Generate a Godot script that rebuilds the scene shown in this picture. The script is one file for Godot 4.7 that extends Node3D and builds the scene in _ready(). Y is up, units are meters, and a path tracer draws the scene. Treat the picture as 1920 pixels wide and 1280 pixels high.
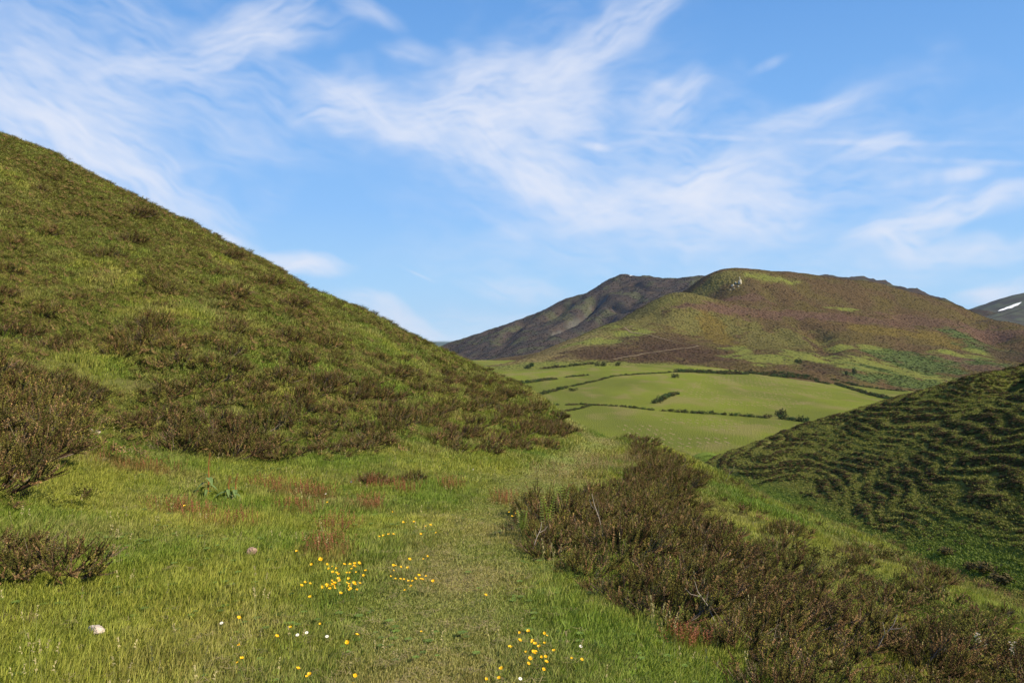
extends Node3D
# A grassy path on a hillside above a valley: every surface below is a height field through surveyed points (metres, camera foot at the origin, looking along -z).

const SURVEY := {
	"near": [10, [Vector3(-0.60, -0.00, 6.00), Vector3(0.40, -0.06, 6.00), Vector3(-1.60, 0.05, 6.00), Vector3(-0.60, -0.00, 0.00), Vector3(0.40, -0.06, 0.00), Vector3(-1.60, 0.05, 0.00), Vector3(-0.55, -0.00, -4.00), Vector3(0.45, -0.06, -4.00), Vector3(-1.55, 0.05, -4.00), Vector3(-0.40, -0.14, -7.00), Vector3(0.60, -0.20, -7.00), Vector3(-1.40, -0.09, -7.00), Vector3(-0.25, -0.32, -9.50), Vector3(0.75, -0.38, -9.50), Vector3(-1.25, -0.27, -9.50), Vector3(0.90, -0.70, -15.00), Vector3(1.90, -0.76, -15.00), Vector3(-0.10, -0.65, -15.00), Vector3(1.90, -1.05, -20.00), Vector3(2.90, -1.11, -20.00), Vector3(0.90, -1.00, -20.00), Vector3(2.80, -1.47, -26.00), Vector3(1.80, -1.42, -26.00), Vector3(-2.40, 0.05, -3.90), Vector3(-3.40, 0.20, -6.00), Vector3(-4.80, 0.35, -8.00), Vector3(-4.90, 0.12, -12.00), Vector3(-2.50, -0.10, -12.40), Vector3(0.10, -0.75, -18.00), Vector3(2.60, -2.00, -31.00), Vector3(-3.00, 0.00, 6.00), Vector3(-8.00, 2.20, -2.00), Vector3(-12.00, 4.50, 4.00), Vector3(-8.00, 2.10, -8.00), Vector3(-9.94, 1.65, -16.00), Vector3(-7.97, 1.65, -16.20), Vector3(-6.09, 1.65, -16.80), Vector3(-4.31, 1.05, -18.50), Vector3(-2.12, 0.32, -20.50), Vector3(-0.15, -0.43, -23.00), Vector3(-15.53, 4.89, -25.00), Vector3(-12.30, 4.24, -25.00), Vector3(-9.24, 3.47, -25.50), Vector3(-6.06, 2.32, -26.00), Vector3(-2.74, 0.96, -26.50), Vector3(3.00, -0.95, -4.00), Vector3(6.50, -2.40, -4.00), Vector3(3.20, -0.90, -8.00), Vector3(4.30, -1.35, -12.00), Vector3(4.60, -1.50, -17.00), Vector3(12.00, -6.50, -5.00), Vector3(13.00, -6.50, -14.00), Vector3(13.00, -6.80, -22.00), Vector3(10.00, -5.20, -30.00), Vector3(24.00, -14.50, -8.00), Vector3(25.00, -14.80, -20.00), Vector3(24.00, -15.00, -34.00), Vector3(36.00, -18.00, -20.00), Vector3(9.00, -1.80, 6.00), Vector3(18.00, -7.00, 6.00), Vector3(5.00, -3.20, -36.00), Vector3(-2.00, -3.40, -45.00), Vector3(12.00, -8.00, -46.00), Vector3(-34.25, 16.02, -42.00), Vector3(-24.85, 11.20, -40.00), Vector3(-21.48, 10.14, -39.50), Vector3(-17.44, 8.14, -38.50), Vector3(-13.59, 6.32, -37.50), Vector3(-11.02, 5.05, -37.00), Vector3(-8.39, 3.42, -36.00), Vector3(-5.36, 2.37, -34.50), Vector3(-2.99, 1.12, -33.00), Vector3(-1.24, 0.56, -32.00), Vector3(0.79, -0.46, -30.50), Vector3(1.90, -1.00, -29.30), Vector3(2.40, -1.33, -28.50), Vector3(4.61, -1.54, -23.00), Vector3(5.04, -2.43, -20.50), Vector3(5.72, -1.88, -17.00), Vector3(6.34, -2.03, -15.30), Vector3(6.71, -2.08, -14.00), Vector3(6.96, -2.07, -12.50), Vector3(6.83, -1.94, -11.00), Vector3(6.64, -1.74, -9.00), Vector3(-26.35, 9.00, -49.00), Vector3(-18.94, 5.94, -47.50), Vector3(-12.52, 2.85, -46.00), Vector3(-6.86, 0.17, -43.50), Vector3(-2.74, -1.64, -41.00), Vector3(6.61, -2.64, -24.30), Vector3(7.72, -2.98, -18.30), Vector3(8.71, -3.18, -15.30), Vector3(8.83, -3.04, -12.30)]],
	"right": [30, [Vector3(26.00, -16.00, -30.00), Vector3(26.00, -15.20, -50.00), Vector3(28.00, -15.00, -62.00), Vector3(27.00, -14.90, -80.00), Vector3(20.00, -17.00, -98.00), Vector3(38.00, -9.60, -40.00), Vector3(40.00, -9.20, -62.00), Vector3(42.00, -8.20, -78.00), Vector3(36.00, -11.20, -92.00), Vector3(60.00, 0.80, -72.00), Vector3(90.00, 6.00, -60.00), Vector3(75.00, 5.00, -84.00), Vector3(10.00, -19.00, -60.00), Vector3(8.00, -19.00, -90.00), Vector3(10.00, -20.00, -120.00), Vector3(40.00, -9.00, -25.00), Vector3(30.00, -17.00, -135.00), Vector3(14.00, -19.00, -108.00), Vector3(36.00, -18.00, -128.00), Vector3(28.00, -20.00, -124.00), Vector3(48.00, -9.60, -121.00), Vector3(55.00, -6.50, -115.00), Vector3(64.00, -3.00, -108.00), Vector3(74.00, 0.00, -106.00), Vector3(33.00, -12.90, -82.00), Vector3(33.00, -13.00, -62.00), Vector3(25.50, -14.20, -94.00), Vector3(30.00, -26.00, -140.00), Vector3(20.00, -26.00, -130.00), Vector3(45.00, -21.00, -142.00), Vector3(52.00, -19.00, -146.00), Vector3(62.00, -14.00, -142.00), Vector3(85.00, -8.00, -142.00), Vector3(95.00, 1.00, -125.00), Vector3(60.00, -1.00, -50.00), Vector3(67.78, 3.34, -88.00), Vector3(60.67, -0.22, -91.00), Vector3(57.79, -4.11, -93.00), Vector3(55.30, -2.68, -96.00), Vector3(52.43, -3.87, -100.00), Vector3(49.14, -5.59, -104.00), Vector3(44.74, -7.60, -108.00), Vector3(38.80, -9.97, -111.00), Vector3(32.75, -12.00, -110.00), Vector3(25.58, -13.38, -104.00), Vector3(23.30, -14.34, -100.00)]],
	"fields": [100, [Vector3(-32.0, -29.7, -190.0), Vector3(-40.4, -30.7, -240.0), Vector3(-50.5, -28.3, -300.0), Vector3(-60.6, -26.8, -360.0), Vector3(-75.7, -24.9, -450.0), Vector3(-95.9, -21.2, -570.0), Vector3(-116.1, -19.8, -690.0), Vector3(-143.0, -18.2, -850.0), Vector3(4.9, -29.7, -190.0), Vector3(6.2, -30.7, -240.0), Vector3(7.8, -28.3, -300.0), Vector3(9.3, -26.8, -360.0), Vector3(11.7, -24.9, -450.0), Vector3(14.8, -21.2, -570.0), Vector3(17.9, -19.8, -690.0), Vector3(22.0, -18.2, -850.0), Vector3(41.8, -28.5, -190.0), Vector3(52.8, -29.7, -240.0), Vector3(66.0, -29.4, -300.0), Vector3(79.2, -29.1, -360.0), Vector3(99.0, -26.0, -450.0), Vector3(125.4, -20.5, -570.0), Vector3(151.8, -18.0, -690.0), Vector3(187.1, -18.2, -850.0), Vector3(78.7, -28.5, -190.0), Vector3(99.4, -29.7, -240.0), Vector3(124.3, -30.2, -300.0), Vector3(149.1, -30.5, -360.0), Vector3(186.4, -30.1, -450.0), Vector3(236.1, -30.8, -570.0), Vector3(285.8, -34.1, -690.0), Vector3(352.1, -34.7, -850.0), Vector3(115.6, -28.5, -190.0), Vector3(146.0, -29.7, -240.0), Vector3(182.5, -30.7, -300.0), Vector3(219.0, -31.3, -360.0), Vector3(273.8, -32.5, -450.0), Vector3(346.8, -37.0, -570.0), Vector3(419.8, -43.7, -690.0), Vector3(517.2, -44.6, -850.0), Vector3(152.5, -28.5, -190.0), Vector3(192.6, -29.7, -240.0), Vector3(240.8, -30.7, -300.0), Vector3(288.9, -31.3, -360.0), Vector3(361.2, -32.5, -450.0), Vector3(457.5, -37.0, -570.0), Vector3(553.8, -43.7, -690.0), Vector3(682.2, -44.6, -850.0), Vector3(-150.0, -26.0, -100.0), Vector3(-150.0, -24.0, -60.0), Vector3(-30.0, -26.0, -100.0), Vector3(-30.0, -24.0, -60.0), Vector3(90.0, -26.0, -100.0), Vector3(90.0, -24.0, -60.0)]],
	"main": [200, [Vector3(-67.3, -23.6, -650.0), Vector3(-17.1, -20.6, -660.0), Vector3(34.2, -19.7, -660.0), Vector3(102.5, -19.7, -660.0), Vector3(188.0, -20.6, -660.0), Vector3(248.2, -24.4, -650.0), Vector3(297.0, -39.3, -620.0), Vector3(357.2, -44.5, -620.0), Vector3(437.4, -46.5, -620.0), Vector3(-93.2, -40.3, -900.0), Vector3(0.0, -18.0, -760.0), Vector3(59.0, -5.7, -760.0), Vector3(118.1, -5.7, -760.0), Vector3(169.4, -5.8, -770.0), Vector3(219.3, -8.3, -770.0), Vector3(294.0, -8.3, -770.0), Vector3(364.0, -22.9, -760.0), Vector3(437.8, -22.9, -760.0), Vector3(536.2, -27.9, -760.0), Vector3(125.3, 17.6, -880.0), Vector3(198.1, 16.2, -900.0), Vector3(273.9, 21.9, -920.0), Vector3(351.3, 21.9, -920.0), Vector3(440.6, 13.6, -920.0), Vector3(489.8, -4.0, -880.0), Vector3(576.7, 1.6, -900.0), Vector3(701.0, -10.6, -950.0), Vector3(180.6, 37.8, -930.0), Vector3(282.7, 58.9, -1040.0), Vector3(377.0, 55.5, -1040.0), Vector3(484.7, 45.4, -1040.0), Vector3(543.7, 24.3, -1000.0), Vector3(56.5, -18.1, -1092.0), Vector3(118.8, 7.2, -1080.0), Vector3(25.9, -30.7, -1000.0), Vector3(229.1, 61.2, -1180.0), Vector3(283.5, 85.5, -1200.0), Vector3(170.9, 30.1, -1100.0), Vector3(-31.1, -32.0, -800.0), Vector3(-60.0, -30.0, -1250.0), Vector3(150.0, -10.0, -1450.0), Vector3(400.0, 40.0, -1500.0), Vector3(700.0, 20.0, -1500.0), Vector3(1000.0, -10.0, -1400.0), Vector3(-150.0, -40.0, -1000.0), Vector3(-200.0, -30.0, -700.0), Vector3(1000.0, 0.0, -1100.0), Vector3(-14.0, -18.9, -720.0), Vector3(43.5, -5.3, -840.0), Vector3(102.3, 19.1, -930.0), Vector3(146.8, 30.1, -945.0), Vector3(194.2, 60.5, -1000.0), Vector3(252.8, 53.4, -1070.0), Vector3(275.4, 92.7, -1105.0), Vector3(301.5, 99.9, -1150.0), Vector3(337.9, 101.0, -1160.0), Vector3(393.8, 100.1, -1170.0), Vector3(454.4, 92.4, -1170.0), Vector3(510.6, 84.2, -1160.0), Vector3(546.0, 71.6, -1140.0), Vector3(574.8, 58.3, -1110.0), Vector3(596.9, 38.2, -1060.0), Vector3(620.6, 24.1, -1020.0), Vector3(666.7, -1.7, -1000.0), Vector3(737.9, -46.0, -1000.0)]],
	"far_left": [400, [Vector3(-252.4, -61.5, -1500.0), Vector3(-110.4, -50.5, -1550.0), Vector3(-9.7, -46.9, -1500.0), Vector3(135.9, -37.2, -1500.0), Vector3(281.6, -17.8, -1500.0), Vector3(427.2, 1.6, -1500.0), Vector3(-113.3, -32.3, -1750.0), Vector3(-11.3, -9.7, -1750.0), Vector3(101.9, 18.6, -1750.0), Vector3(215.2, 47.0, -1750.0), Vector3(328.5, 69.6, -1750.0), Vector3(441.7, 80.9, -1750.0), Vector3(243.5, 104.2, -1980.0), Vector3(123.0, 50.8, -1900.0), Vector3(371.7, 117.0, -1980.0), Vector3(555.3, 127.9, -1950.0), Vector3(-378.6, -93.0, -2250.0), Vector3(-266.8, -65.0, -2290.0), Vector3(-87.4, -5.6, -2250.0), Vector3(196.9, 107.7, -2340.0), Vector3(302.9, 160.7, -2340.0), Vector3(424.1, 153.1, -2340.0), Vector3(-300.0, -60.0, -2500.0), Vector3(0.0, -20.0, -2800.0), Vector3(300.0, 60.0, -2800.0), Vector3(700.0, 60.0, -2800.0), Vector3(-500.0, -60.0, -1900.0), Vector3(-319.7, -64.9, -1900.0), Vector3(-227.2, -45.8, -1950.0), Vector3(-179.4, -17.1, -1980.0), Vector3(-78.8, 20.0, -2030.0), Vector3(26.9, 57.5, -2080.0), Vector3(124.1, 103.7, -2130.0), Vector3(181.7, 121.8, -2160.0), Vector3(239.9, 153.1, -2180.0), Vector3(284.8, 174.8, -2200.0), Vector3(326.2, 187.1, -2220.0), Vector3(366.4, 174.9, -2220.0), Vector3(398.7, 164.8, -2200.0), Vector3(465.6, 169.5, -2180.0), Vector3(536.2, 173.6, -2180.0), Vector3(697.7, 177.9, -2200.0)]],
	"far_right": [500, [Vector3(1245.3, -32.0, -2600.0), Vector3(1497.7, -15.2, -2600.0), Vector3(1750.2, 1.6, -2600.0), Vector3(2086.7, 18.5, -2600.0), Vector3(1631.1, 59.9, -3000.0), Vector3(1922.3, 79.3, -3000.0), Vector3(2407.8, 118.2, -3000.0), Vector3(1500.0, -20.0, -4200.0), Vector3(2200.0, 60.0, -4400.0), Vector3(3200.0, 100.0, -4400.0), Vector3(1948.0, 47.8, -3960.0), Vector3(2078.9, 87.8, -3917.0), Vector3(2143.7, 125.6, -3829.0), Vector3(2499.0, 216.2, -3900.0), Vector3(1623.3, 23.6, -3300.0), Vector3(1778.0, 103.1, -3350.0), Vector3(1903.6, 122.5, -3400.0), Vector3(2032.0, 172.2, -3450.0), Vector3(2174.8, 206.9, -3500.0), Vector3(2389.6, 258.1, -3550.0), Vector3(2772.8, 327.0, -3600.0), Vector3(3122.3, 320.8, -3600.0)]],
}
# worn line of the path, as (x, z)
const PATH := [Vector2(-0.44, -4.00), Vector2(-0.45, -4.76), Vector2(-0.43, -5.59), Vector2(-0.32, -7.14), Vector2(-0.09, -9.32), Vector2(0.31, -12.10), Vector2(1.02, -15.79), Vector2(1.90, -20.29), Vector2(2.41, -22.54), Vector2(2.1, -30), Vector2(-0.5, -38)]
# where dense heather grows, as outlines (x, z)
const THICKETS := {
	"left_thicket": [[Vector2(-5.79, -12.00), Vector2(-5.86, -13.72), Vector2(-6.00, -14.72), Vector2(-5.38, -15.67), Vector2(-4.39, -16.95), Vector2(-3.54, -18.24), Vector2(-2.60, -18.24), Vector2(-2.24, -16.11), Vector2(-2.41, -13.77), Vector2(-2.71, -12.31), Vector2(-3.40, -11.94), Vector2(-3.94, -11.50), Vector2(-4.78, -11.54), Vector2(-5.21, -11.50)], 0.58, 0.82, [1, 2, 2, 3, 0, 6, 5], "of the slope foot thicket", 44, "shrubs of the thicket at the foot of the left slope", ["frontmost heather shrub of the left thicket, its twigs reaching into the grass"]],
	"spur_thicket": [[Vector2(-2.32, -17.91), Vector2(-2.26, -21.84), Vector2(-1.53, -26.21), Vector2(0.00, -28.47), Vector2(0.91, -28.14), Vector2(1.80, -27.74), Vector2(2.03, -27.23), Vector2(1.07, -20.67), Vector2(0.00, -17.28), Vector2(-0.79, -15.34), Vector2(-1.56, -15.06)], 0.64, 0.78, [3, 4, 2, 6, 1, 5], "of the spur thicket", 70, "shrubs on the nose of the spur", []],
	"edge_thicket": [[Vector2(-7.74, -11.72), Vector2(-7.74, -12.87), Vector2(-7.01, -12.75), Vector2(-6.32, -11.90), Vector2(-5.65, -10.39), Vector2(-5.22, -9.26), Vector2(-4.60, -7.90), Vector2(-4.39, -6.79), Vector2(-5.84, -8.59)], 0.48, 0.85, [0, 1, 5, 2], "of the left edge clump", 26, "shrubs of the clump at the left edge", []],
	"upper_clump": [[Vector2(-7.46, -14.88), Vector2(-7.86, -16.20), Vector2(-7.42, -17.11), Vector2(-6.25, -16.64), Vector2(-5.59, -16.30), Vector2(-5.60, -15.45), Vector2(-6.36, -14.90), Vector2(-6.95, -14.51)], 0.62, 0.9, [0, 1, 5], "of the upper left row", 20, "shrubs of the row above the left thicket", []],
	"left_patch": [[Vector2(-6.97, -12.53), Vector2(-7.15, -13.31), Vector2(-6.61, -12.84), Vector2(-6.42, -12.24), Vector2(-6.52, -11.84)], 0.45, 0.8, [0, 5], "of the left gap patch", 4, "shrubs between the two left clumps", []],
	"corner_clump": [[Vector2(-3.14, -4.91), Vector2(-3.35, -5.28), Vector2(-3.24, -5.35), Vector2(-3.07, -5.19), Vector2(-2.98, -4.95)], 0.28, 0.62, [0, 2], "of the near left clump", 4, "low shrubs at the left edge of the near grass", []],
	"twiggy": [[Vector2(-2.95, -5.26), Vector2(-2.98, -5.41), Vector2(-2.88, -5.43), Vector2(-2.76, -5.27), Vector2(-2.80, -5.16)], 0.2, 0.5, [2], "of the twiggy near left clump", 2, "twiggy shrubs in the near left grass", []],
	"lone": [[Vector2(-2.00, -11.46), Vector2(-1.86, -11.73), Vector2(-1.68, -11.57), Vector2(-1.73, -11.11), Vector2(-1.89, -11.04)], 0.3, 0.62, [3], "lone round heather shrub in the grass just before the spur", 1, "", []],
	"lone2": [[Vector2(-1.56, -11.48), Vector2(-1.44, -11.72), Vector2(-1.31, -11.56), Vector2(-1.37, -11.18)], 0.3, 0.45, [0], "sparse twiggy heather plant just right of the lone round shrub", 1, "", []],
	"near_thicket": [[Vector2(0.08, -8.36), Vector2(0.31, -9.57), Vector2(0.83, -10.72), Vector2(1.70, -12.50), Vector2(2.19, -11.65), Vector2(2.31, -9.64), Vector2(2.52, -8.45), Vector2(2.73, -7.81), Vector2(3.09, -7.45), Vector2(3.60, -7.12), Vector2(4.25, -6.99), Vector2(4.42, -6.51), Vector2(2.12, -4.44), Vector2(1.37, -4.33), Vector2(1.30, -4.74), Vector2(1.22, -5.11), Vector2(0.99, -5.44), Vector2(0.59, -6.05), Vector2(0.22, -6.81)], 0.42, 0.7, [2, 1, 3, 6, 2, 0, 5], "of the big right thicket", 130, "shrubs of the big thicket right of the path", ["heather shrub at the bottom edge of the big right thicket, nearest to the camera"]],
	"path_top": [[Vector2(3.15, -23.77), Vector2(3.62, -23.78), Vector2(4.24, -22.59), Vector2(4.70, -22.02), Vector2(3.00, -13.62), Vector2(2.19, -11.65), Vector2(1.79, -12.60), Vector2(1.65, -13.42), Vector2(2.41, -16.22), Vector2(3.21, -21.54)], 0.46, 0.8, [0, 1, 2, 3], "of the gully strip", 38, "shrubs of the strip between path end and gully", []],
	"bank": [[Vector2(3.60, -12.64), Vector2(4.59, -12.66), Vector2(5.03, -11.43), Vector2(5.27, -10.17), Vector2(5.32, -8.74), Vector2(4.67, -7.44), Vector2(4.00, -7.73), Vector2(3.39, -8.18), Vector2(3.02, -8.97), Vector2(2.78, -9.76)], 0.8, 0.55, [0, 1, 2, 3], "of the grassy bank", 16, "shrubs scattered on the grassy bank", ["heather shrub on the grassy bank nearest the lower right corner"]],
	"slope_low": [[Vector2(-9.95, -16.01), Vector2(-10.64, -20.30), Vector2(-8.35, -23.89), Vector2(-4.92, -23.74), Vector2(-1.06, -27.41), Vector2(-1.67, -25.75), Vector2(-3.23, -19.19), Vector2(-5.64, -17.08), Vector2(-8.90, -18.10), Vector2(-7.87, -13.50)], 1.5, 0.85, [0, 2, 5, 1], "of the lower left slope", 44, "shrubs dotted on the lower left slope", []],
	"slope_high": [[Vector2(-11.22, -16.99), Vector2(-20.53, -31.10), Vector2(-18.26, -33.58), Vector2(-11.34, -31.29), Vector2(-5.68, -27.41), Vector2(-8.35, -23.89), Vector2(-10.64, -20.30), Vector2(-9.95, -16.01)], 2.2, 1, [0, 2, 5, 1], "of the upper left slope", 50, "shrubs dotted high on the left slope", []],
}
const SORREL := [[-2.98, -10.02, 0.26, 0.20], [-2.66, -9.89, 0.32, 0.27], [-2.32, -9.82, 0.18, 0.20], [-1.81, -10.75, 0.25, 0.20], [-1.36, -10.64, 0.19, 0.21], [-1.65, -7.71, 0.20, 0.36], [-1.47, -6.60, 0.19, 0.29], [-2.23, -8.61, 0.20, 0.27], [-0.80, -11.27, 0.19, 0.22], [-4.54, -9.89, 0.51, 0.31], [-2.66, -7.61, 0.30, 0.40], [1.10, -5.13, 0.10, 0.07], [-0.10, -10.39, 0.12, 0.37], [2.70, -15.19, 0.29, 0.52], [-1.65, -9.42, 0.18, 0.25], [-3.27, -8.02, 0.21, 0.24]]
const STRAW := [[0.90, -13.97, 0.63, 0.72], [1.73, -15.75, 0.51, 1.38], [2.67, -18.74, 0.36, 0.82]]
const SCRAPES := [[-5.19, -9.90, 0.26, 0.46], [-9.52, -18.50, 0.22, 1.01], [-2.67, -4.59, 0.21, 0.08], [-0.47, -4.58, 0.21, 0.14], [-0.35, -4.98, 0.13, 0.11], [-0.34, -5.92, 0.15, 0.14], [-2.17, -12.88, 0.15, 0.40], [-1.36, -4.04, 0.10, 0.05], [-2.56, -4.50, 0.15, 0.05]]
# patches of cover on the big hill: x, z, half width, half depth, kind of cover
const COVER := [[207.55, -971.73, 37.74, 107.02, 1], [310.67, -1090.86, 56.48, 16.41, 1], [266.16, -1096.59, 31.94, 14.41, 1], [128.84, -904.78, 35.14, 87.45, 1], [94.59, -859.62, 38.95, 80.57, 1], [171.07, -961.12, 22.40, 22.01, 0], [118.07, -912.09, 25.98, 62.93, 0], [77.74, -857.90, 24.43, 51.54, 0], [63.75, -820.77, 42.50, 92.47, 5], [18.99, -733.47, 47.47, 302.56, 5], [133.69, -938.90, 36.46, 70.03, 1], [166.96, -955.39, 30.92, 40.93, 1], [200.25, -909.94, 76.56, 34.33, 1], [274.62, -848.58, 54.92, 64.15, 1], [8.66, -668.96, 51.96, 35.91, 0], [82.87, -673.83, 69.78, 22.58, 0], [81.07, -736.77, 35.77, 34.62, 2], [138.58, -792.96, 41.06, 73.47, 2], [163.21, -741.64, 43.20, 59.06, 2], [111.44, -717.41, 51.08, 29.89, 2], [79.48, -818.62, 31.79, 19.85, 0], [127.12, -853.89, 22.11, 20.79, 0], [226.12, -944.20, 42.78, 10.69, 3], [289.20, -950.66, 73.84, 18.46, 3], [389.22, -954.53, 92.67, 23.17, 3], [501.44, -993.23, 70.72, 21.65, 3], [556.05, -965.28, 49.98, 22.36, 3], [284.13, -1020.90, 33.04, 17.42, 3], [217.96, -874.68, 14.72, 60.86, 6], [400.68, -910.37, 35.35, 20.79, 6], [471.46, -910.52, 35.36, 34.19, 6], [409.98, -1005.42, 24.73, 8.24, 0], [338.37, -1089.14, 35.25, 8.81, 0], [303.26, -867.65, 33.70, 34.91, 1], [224.13, -721.43, 32.69, 39.92, 0], [266.31, -741.35, 23.99, 45.37, 0], [217.22, -789.66, 15.33, 31.18, 0], [311.42, -763.72, 29.66, 47.81, 2], [363.33, -825.50, 16.03, 17.99, 0], [331.62, -826.36, 12.84, 14.19, 0], [325.01, -727.73, 61.23, 61.00, 0], [380.36, -805.00, 36.47, 25.23, 4], [385.64, -763.86, 34.61, 38.49, 4], [317.71, -721.86, 18.69, 15.84, 4], [324.53, -677.56, 39.47, 30.82, 4], [274.44, -662.51, 21.44, 20.36, 4], [449.44, -826.65, 26.75, 24.51, 0], [442.73, -786.22, 30.53, 39.35, 4], [508.48, -882.70, 22.85, 36.77, 4], [511.64, -941.05, 18.27, 28.74, 4], [491.71, -868.22, 13.49, 14.91, 0], [444.22, -836.97, 8.67, 11.76, 0], [439.60, -767.44, 19.87, 23.51, 3], [438.24, -815.76, 15.84, 14.26, 3], [516.41, -857.90, 16.66, 48.24, 2], [258.45, -682.58, 17.67, 44.30, 2], [309.75, -818.05, 4.24, 79.78, 2]]
const STROKES := [[-26.19, 11.17, 9.46, 2.36, -30, 0.85], [-30.22, 14.43, 7.74, 4.17, -15, 0.45], [-19.92, 18.35, 8.79, 1.69, 21, 0.55], [-16.92, 20.69, 4.51, 1.56, 28, 0.55], [-14.52, 5.12, 3.53, 0.85, -4, 1.1], [-18.93, 6.57, 2.39, 0.48, -18, 0.55], [-7.92, 1.54, 4.39, 0.95, -24, 0.85], [-9.91, 21.41, 2.54, 0.73, -25, 0.3], [-7.01, 19.30, 2.20, 0.66, -10, 0.25], [-1.85, 16.40, 8.89, 2.78, 14, 0.75], [6.28, 19.98, 7.72, 1.47, 30, 0.5], [9.55, 21.59, 4.36, 1.09, 35, 0.3], [-11.70, 15.92, 3.95, 1.98, 18, 0.6], [-8.10, 14.72, 6.94, 1.32, -24, 0.5], [0.00, 12.41, 7.05, 2.23, -32, 0.6], [1.48, 15.89, 4.82, 3.52, 10, 0.5], [6.65, 9.06, 4.04, 1.54, 16, 0.85], [3.33, 10.26, 4.44, 1.85, -20, 0.5], [13.12, 10.53, 4.63, 1.50, 24, 0.85], [16.58, 8.99, 4.18, 2.09, -15, 0.6], [12.06, 8.11, 7.17, 2.69, 0, 0.45], [11.17, 15.95, 2.70, 1.51, 28, 0.6], [18.60, 13.05, 14.71, 0.21, -6.5, 0.25], [27.38, 11.06, 6.21, 0.22, -8, 0.25], [23.76, 12.20, 2.11, 0.58, 12, 0.6], [19.92, 14.66, 4.39, 0.81, 14, 0.5], [25.89, 7.46, 4.43, 1.33, 18, 0.8], [25.29, 6.08, 2.39, 0.96, -32, 0.75], [29.94, 8.55, 4.49, 0.90, 10, 0.7], [27.96, 10.11, 3.39, 0.49, 4, 0.55], [28.82, 5.51, 4.56, 0.91, 6, 0.45], [30.77, 3.02, 2.66, 0.65, 8, 0.8], [0.00, 3.52, 4.08, 0.82, -8, 0.4], [5.73, 13.30, 1.25, 0.29, -12, 0.7], [-6.65, 4.70, 1.54, 0.09, -24, 0.5], [17.26, 17.82, 1.38, 0.35, 20, 0.2], [5.91, 11.64, 15.45, 6.25, -10, 0.29], [19.27, 10.73, 14.29, 5.10, 5, 0.24], [-24.68, 16.08, 13.49, 6.10, -10, 0.32], [1.48, 16.57, 11.12, 5.56, 15, 0.18], [22.50, 4.79, 12.51, 1.98, 2, 0.22], [-14.52, 1.79, 7.06, 1.41, -10, 0.3], [1.48, 5.91, 11.12, 2.22, 0, 0.14], [-2.96, 0.74, 9.62, 1.48, 0, 0.25]]

const UP := Vector3.UP
var rng := RandomNumberGenerator.new()
var names := {}
var lands := {}
var mats := {}


# ---------------------------------------------------------------- naming
func numbered(called: String) -> String:
	var n: int = names.get(called, 0)
	names[called] = n + 1
	return called if n == 0 else "%s_%03d" % [called, n]


func tag(o: Node, label := "", category := "", group := "", kind := "") -> Node:
	if label: o.set_meta("label", label)
	if category: o.set_meta("category", category)
	if group: o.set_meta("group", group)
	if kind: o.set_meta("kind", kind)
	return o


func thing(called: String, label: String, category: String, at := Vector3.ZERO, group := "") -> Node3D:
	var o := Node3D.new()
	o.name = numbered(called)
	o.position = at
	add_child(o, true)
	tag(o, label, category, group)
	return o


func put(called: String, mesh: Mesh, m: Material, parent: Node = self) -> MeshInstance3D:
	var o := MeshInstance3D.new()
	o.name = numbered(called) if parent == self else called
	o.mesh = mesh
	o.material_override = m
	parent.add_child(o, true)
	return o


func copy(o: Node3D, called: String, label: String, at: Vector3, turn: float, size: Vector3, group := "") -> Node3D:
	var c: Node3D = o.duplicate()
	c.name = numbered(called)
	c.position = at
	c.rotation.y = turn
	c.scale = size
	add_child(c, true)
	c.set_meta("label", label)
	if group: c.set_meta("group", group)
	return c


func noise(s: int, f: float, oct := 4, kind := FastNoiseLite.TYPE_SIMPLEX_SMOOTH) -> FastNoiseLite:
	var n := FastNoiseLite.new()
	n.noise_type = kind
	n.seed = s
	n.frequency = f
	n.fractal_type = FastNoiseLite.FRACTAL_FBM if oct > 1 else FastNoiseLite.FRACTAL_NONE
	n.fractal_octaves = oct
	return n


# ---------------------------------------------------------------- meshes
class Tris:
	var v := PackedVector3Array()
	var n := PackedVector3Array()
	var c := PackedColorArray()

	func tri(a: Vector3, b: Vector3, d: Vector3, col: Color) -> void:
		var k := (d - a).cross(b - a).normalized()
		v.push_back(a); v.push_back(b); v.push_back(d)
		n.push_back(k); n.push_back(k); n.push_back(k)
		c.push_back(col); c.push_back(col); c.push_back(col)

	func quad(a: Vector3, b: Vector3, d: Vector3, e: Vector3, col: Color) -> void:
		tri(a, b, d, col)
		tri(a, d, e, col)

	func tube(pts: Array, r0: float, r1: float, sides: int, col: Color) -> void:
		var last := []
		for i in pts.size():
			var p: Vector3 = pts[i]
			var ahead: Vector3 = (pts[mini(i + 1, pts.size() - 1)] - pts[maxi(i - 1, 0)]).normalized()
			var side := ahead.cross(Vector3(0.31, 0.2, 0.93)).normalized()
			var over := side.cross(ahead)
			var r := lerpf(r0, r1, float(i) / (pts.size() - 1))
			var ring := []
			for k in sides:
				var a := TAU * k / sides
				ring.push_back(p + side * cos(a) * r + over * sin(a) * r)
			if last:
				for k in sides:
					var k2 := (k + 1) % sides
					quad(last[k], ring[k], ring[k2], last[k2], col)
			last = ring

	func done() -> ArrayMesh:
		var m := ArrayMesh.new()
		var a := []
		a.resize(Mesh.ARRAY_MAX)
		a[Mesh.ARRAY_VERTEX] = v
		a[Mesh.ARRAY_NORMAL] = n
		a[Mesh.ARRAY_COLOR] = c
		m.add_surface_from_arrays(Mesh.PRIMITIVE_TRIANGLES, a)
		return m


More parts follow.
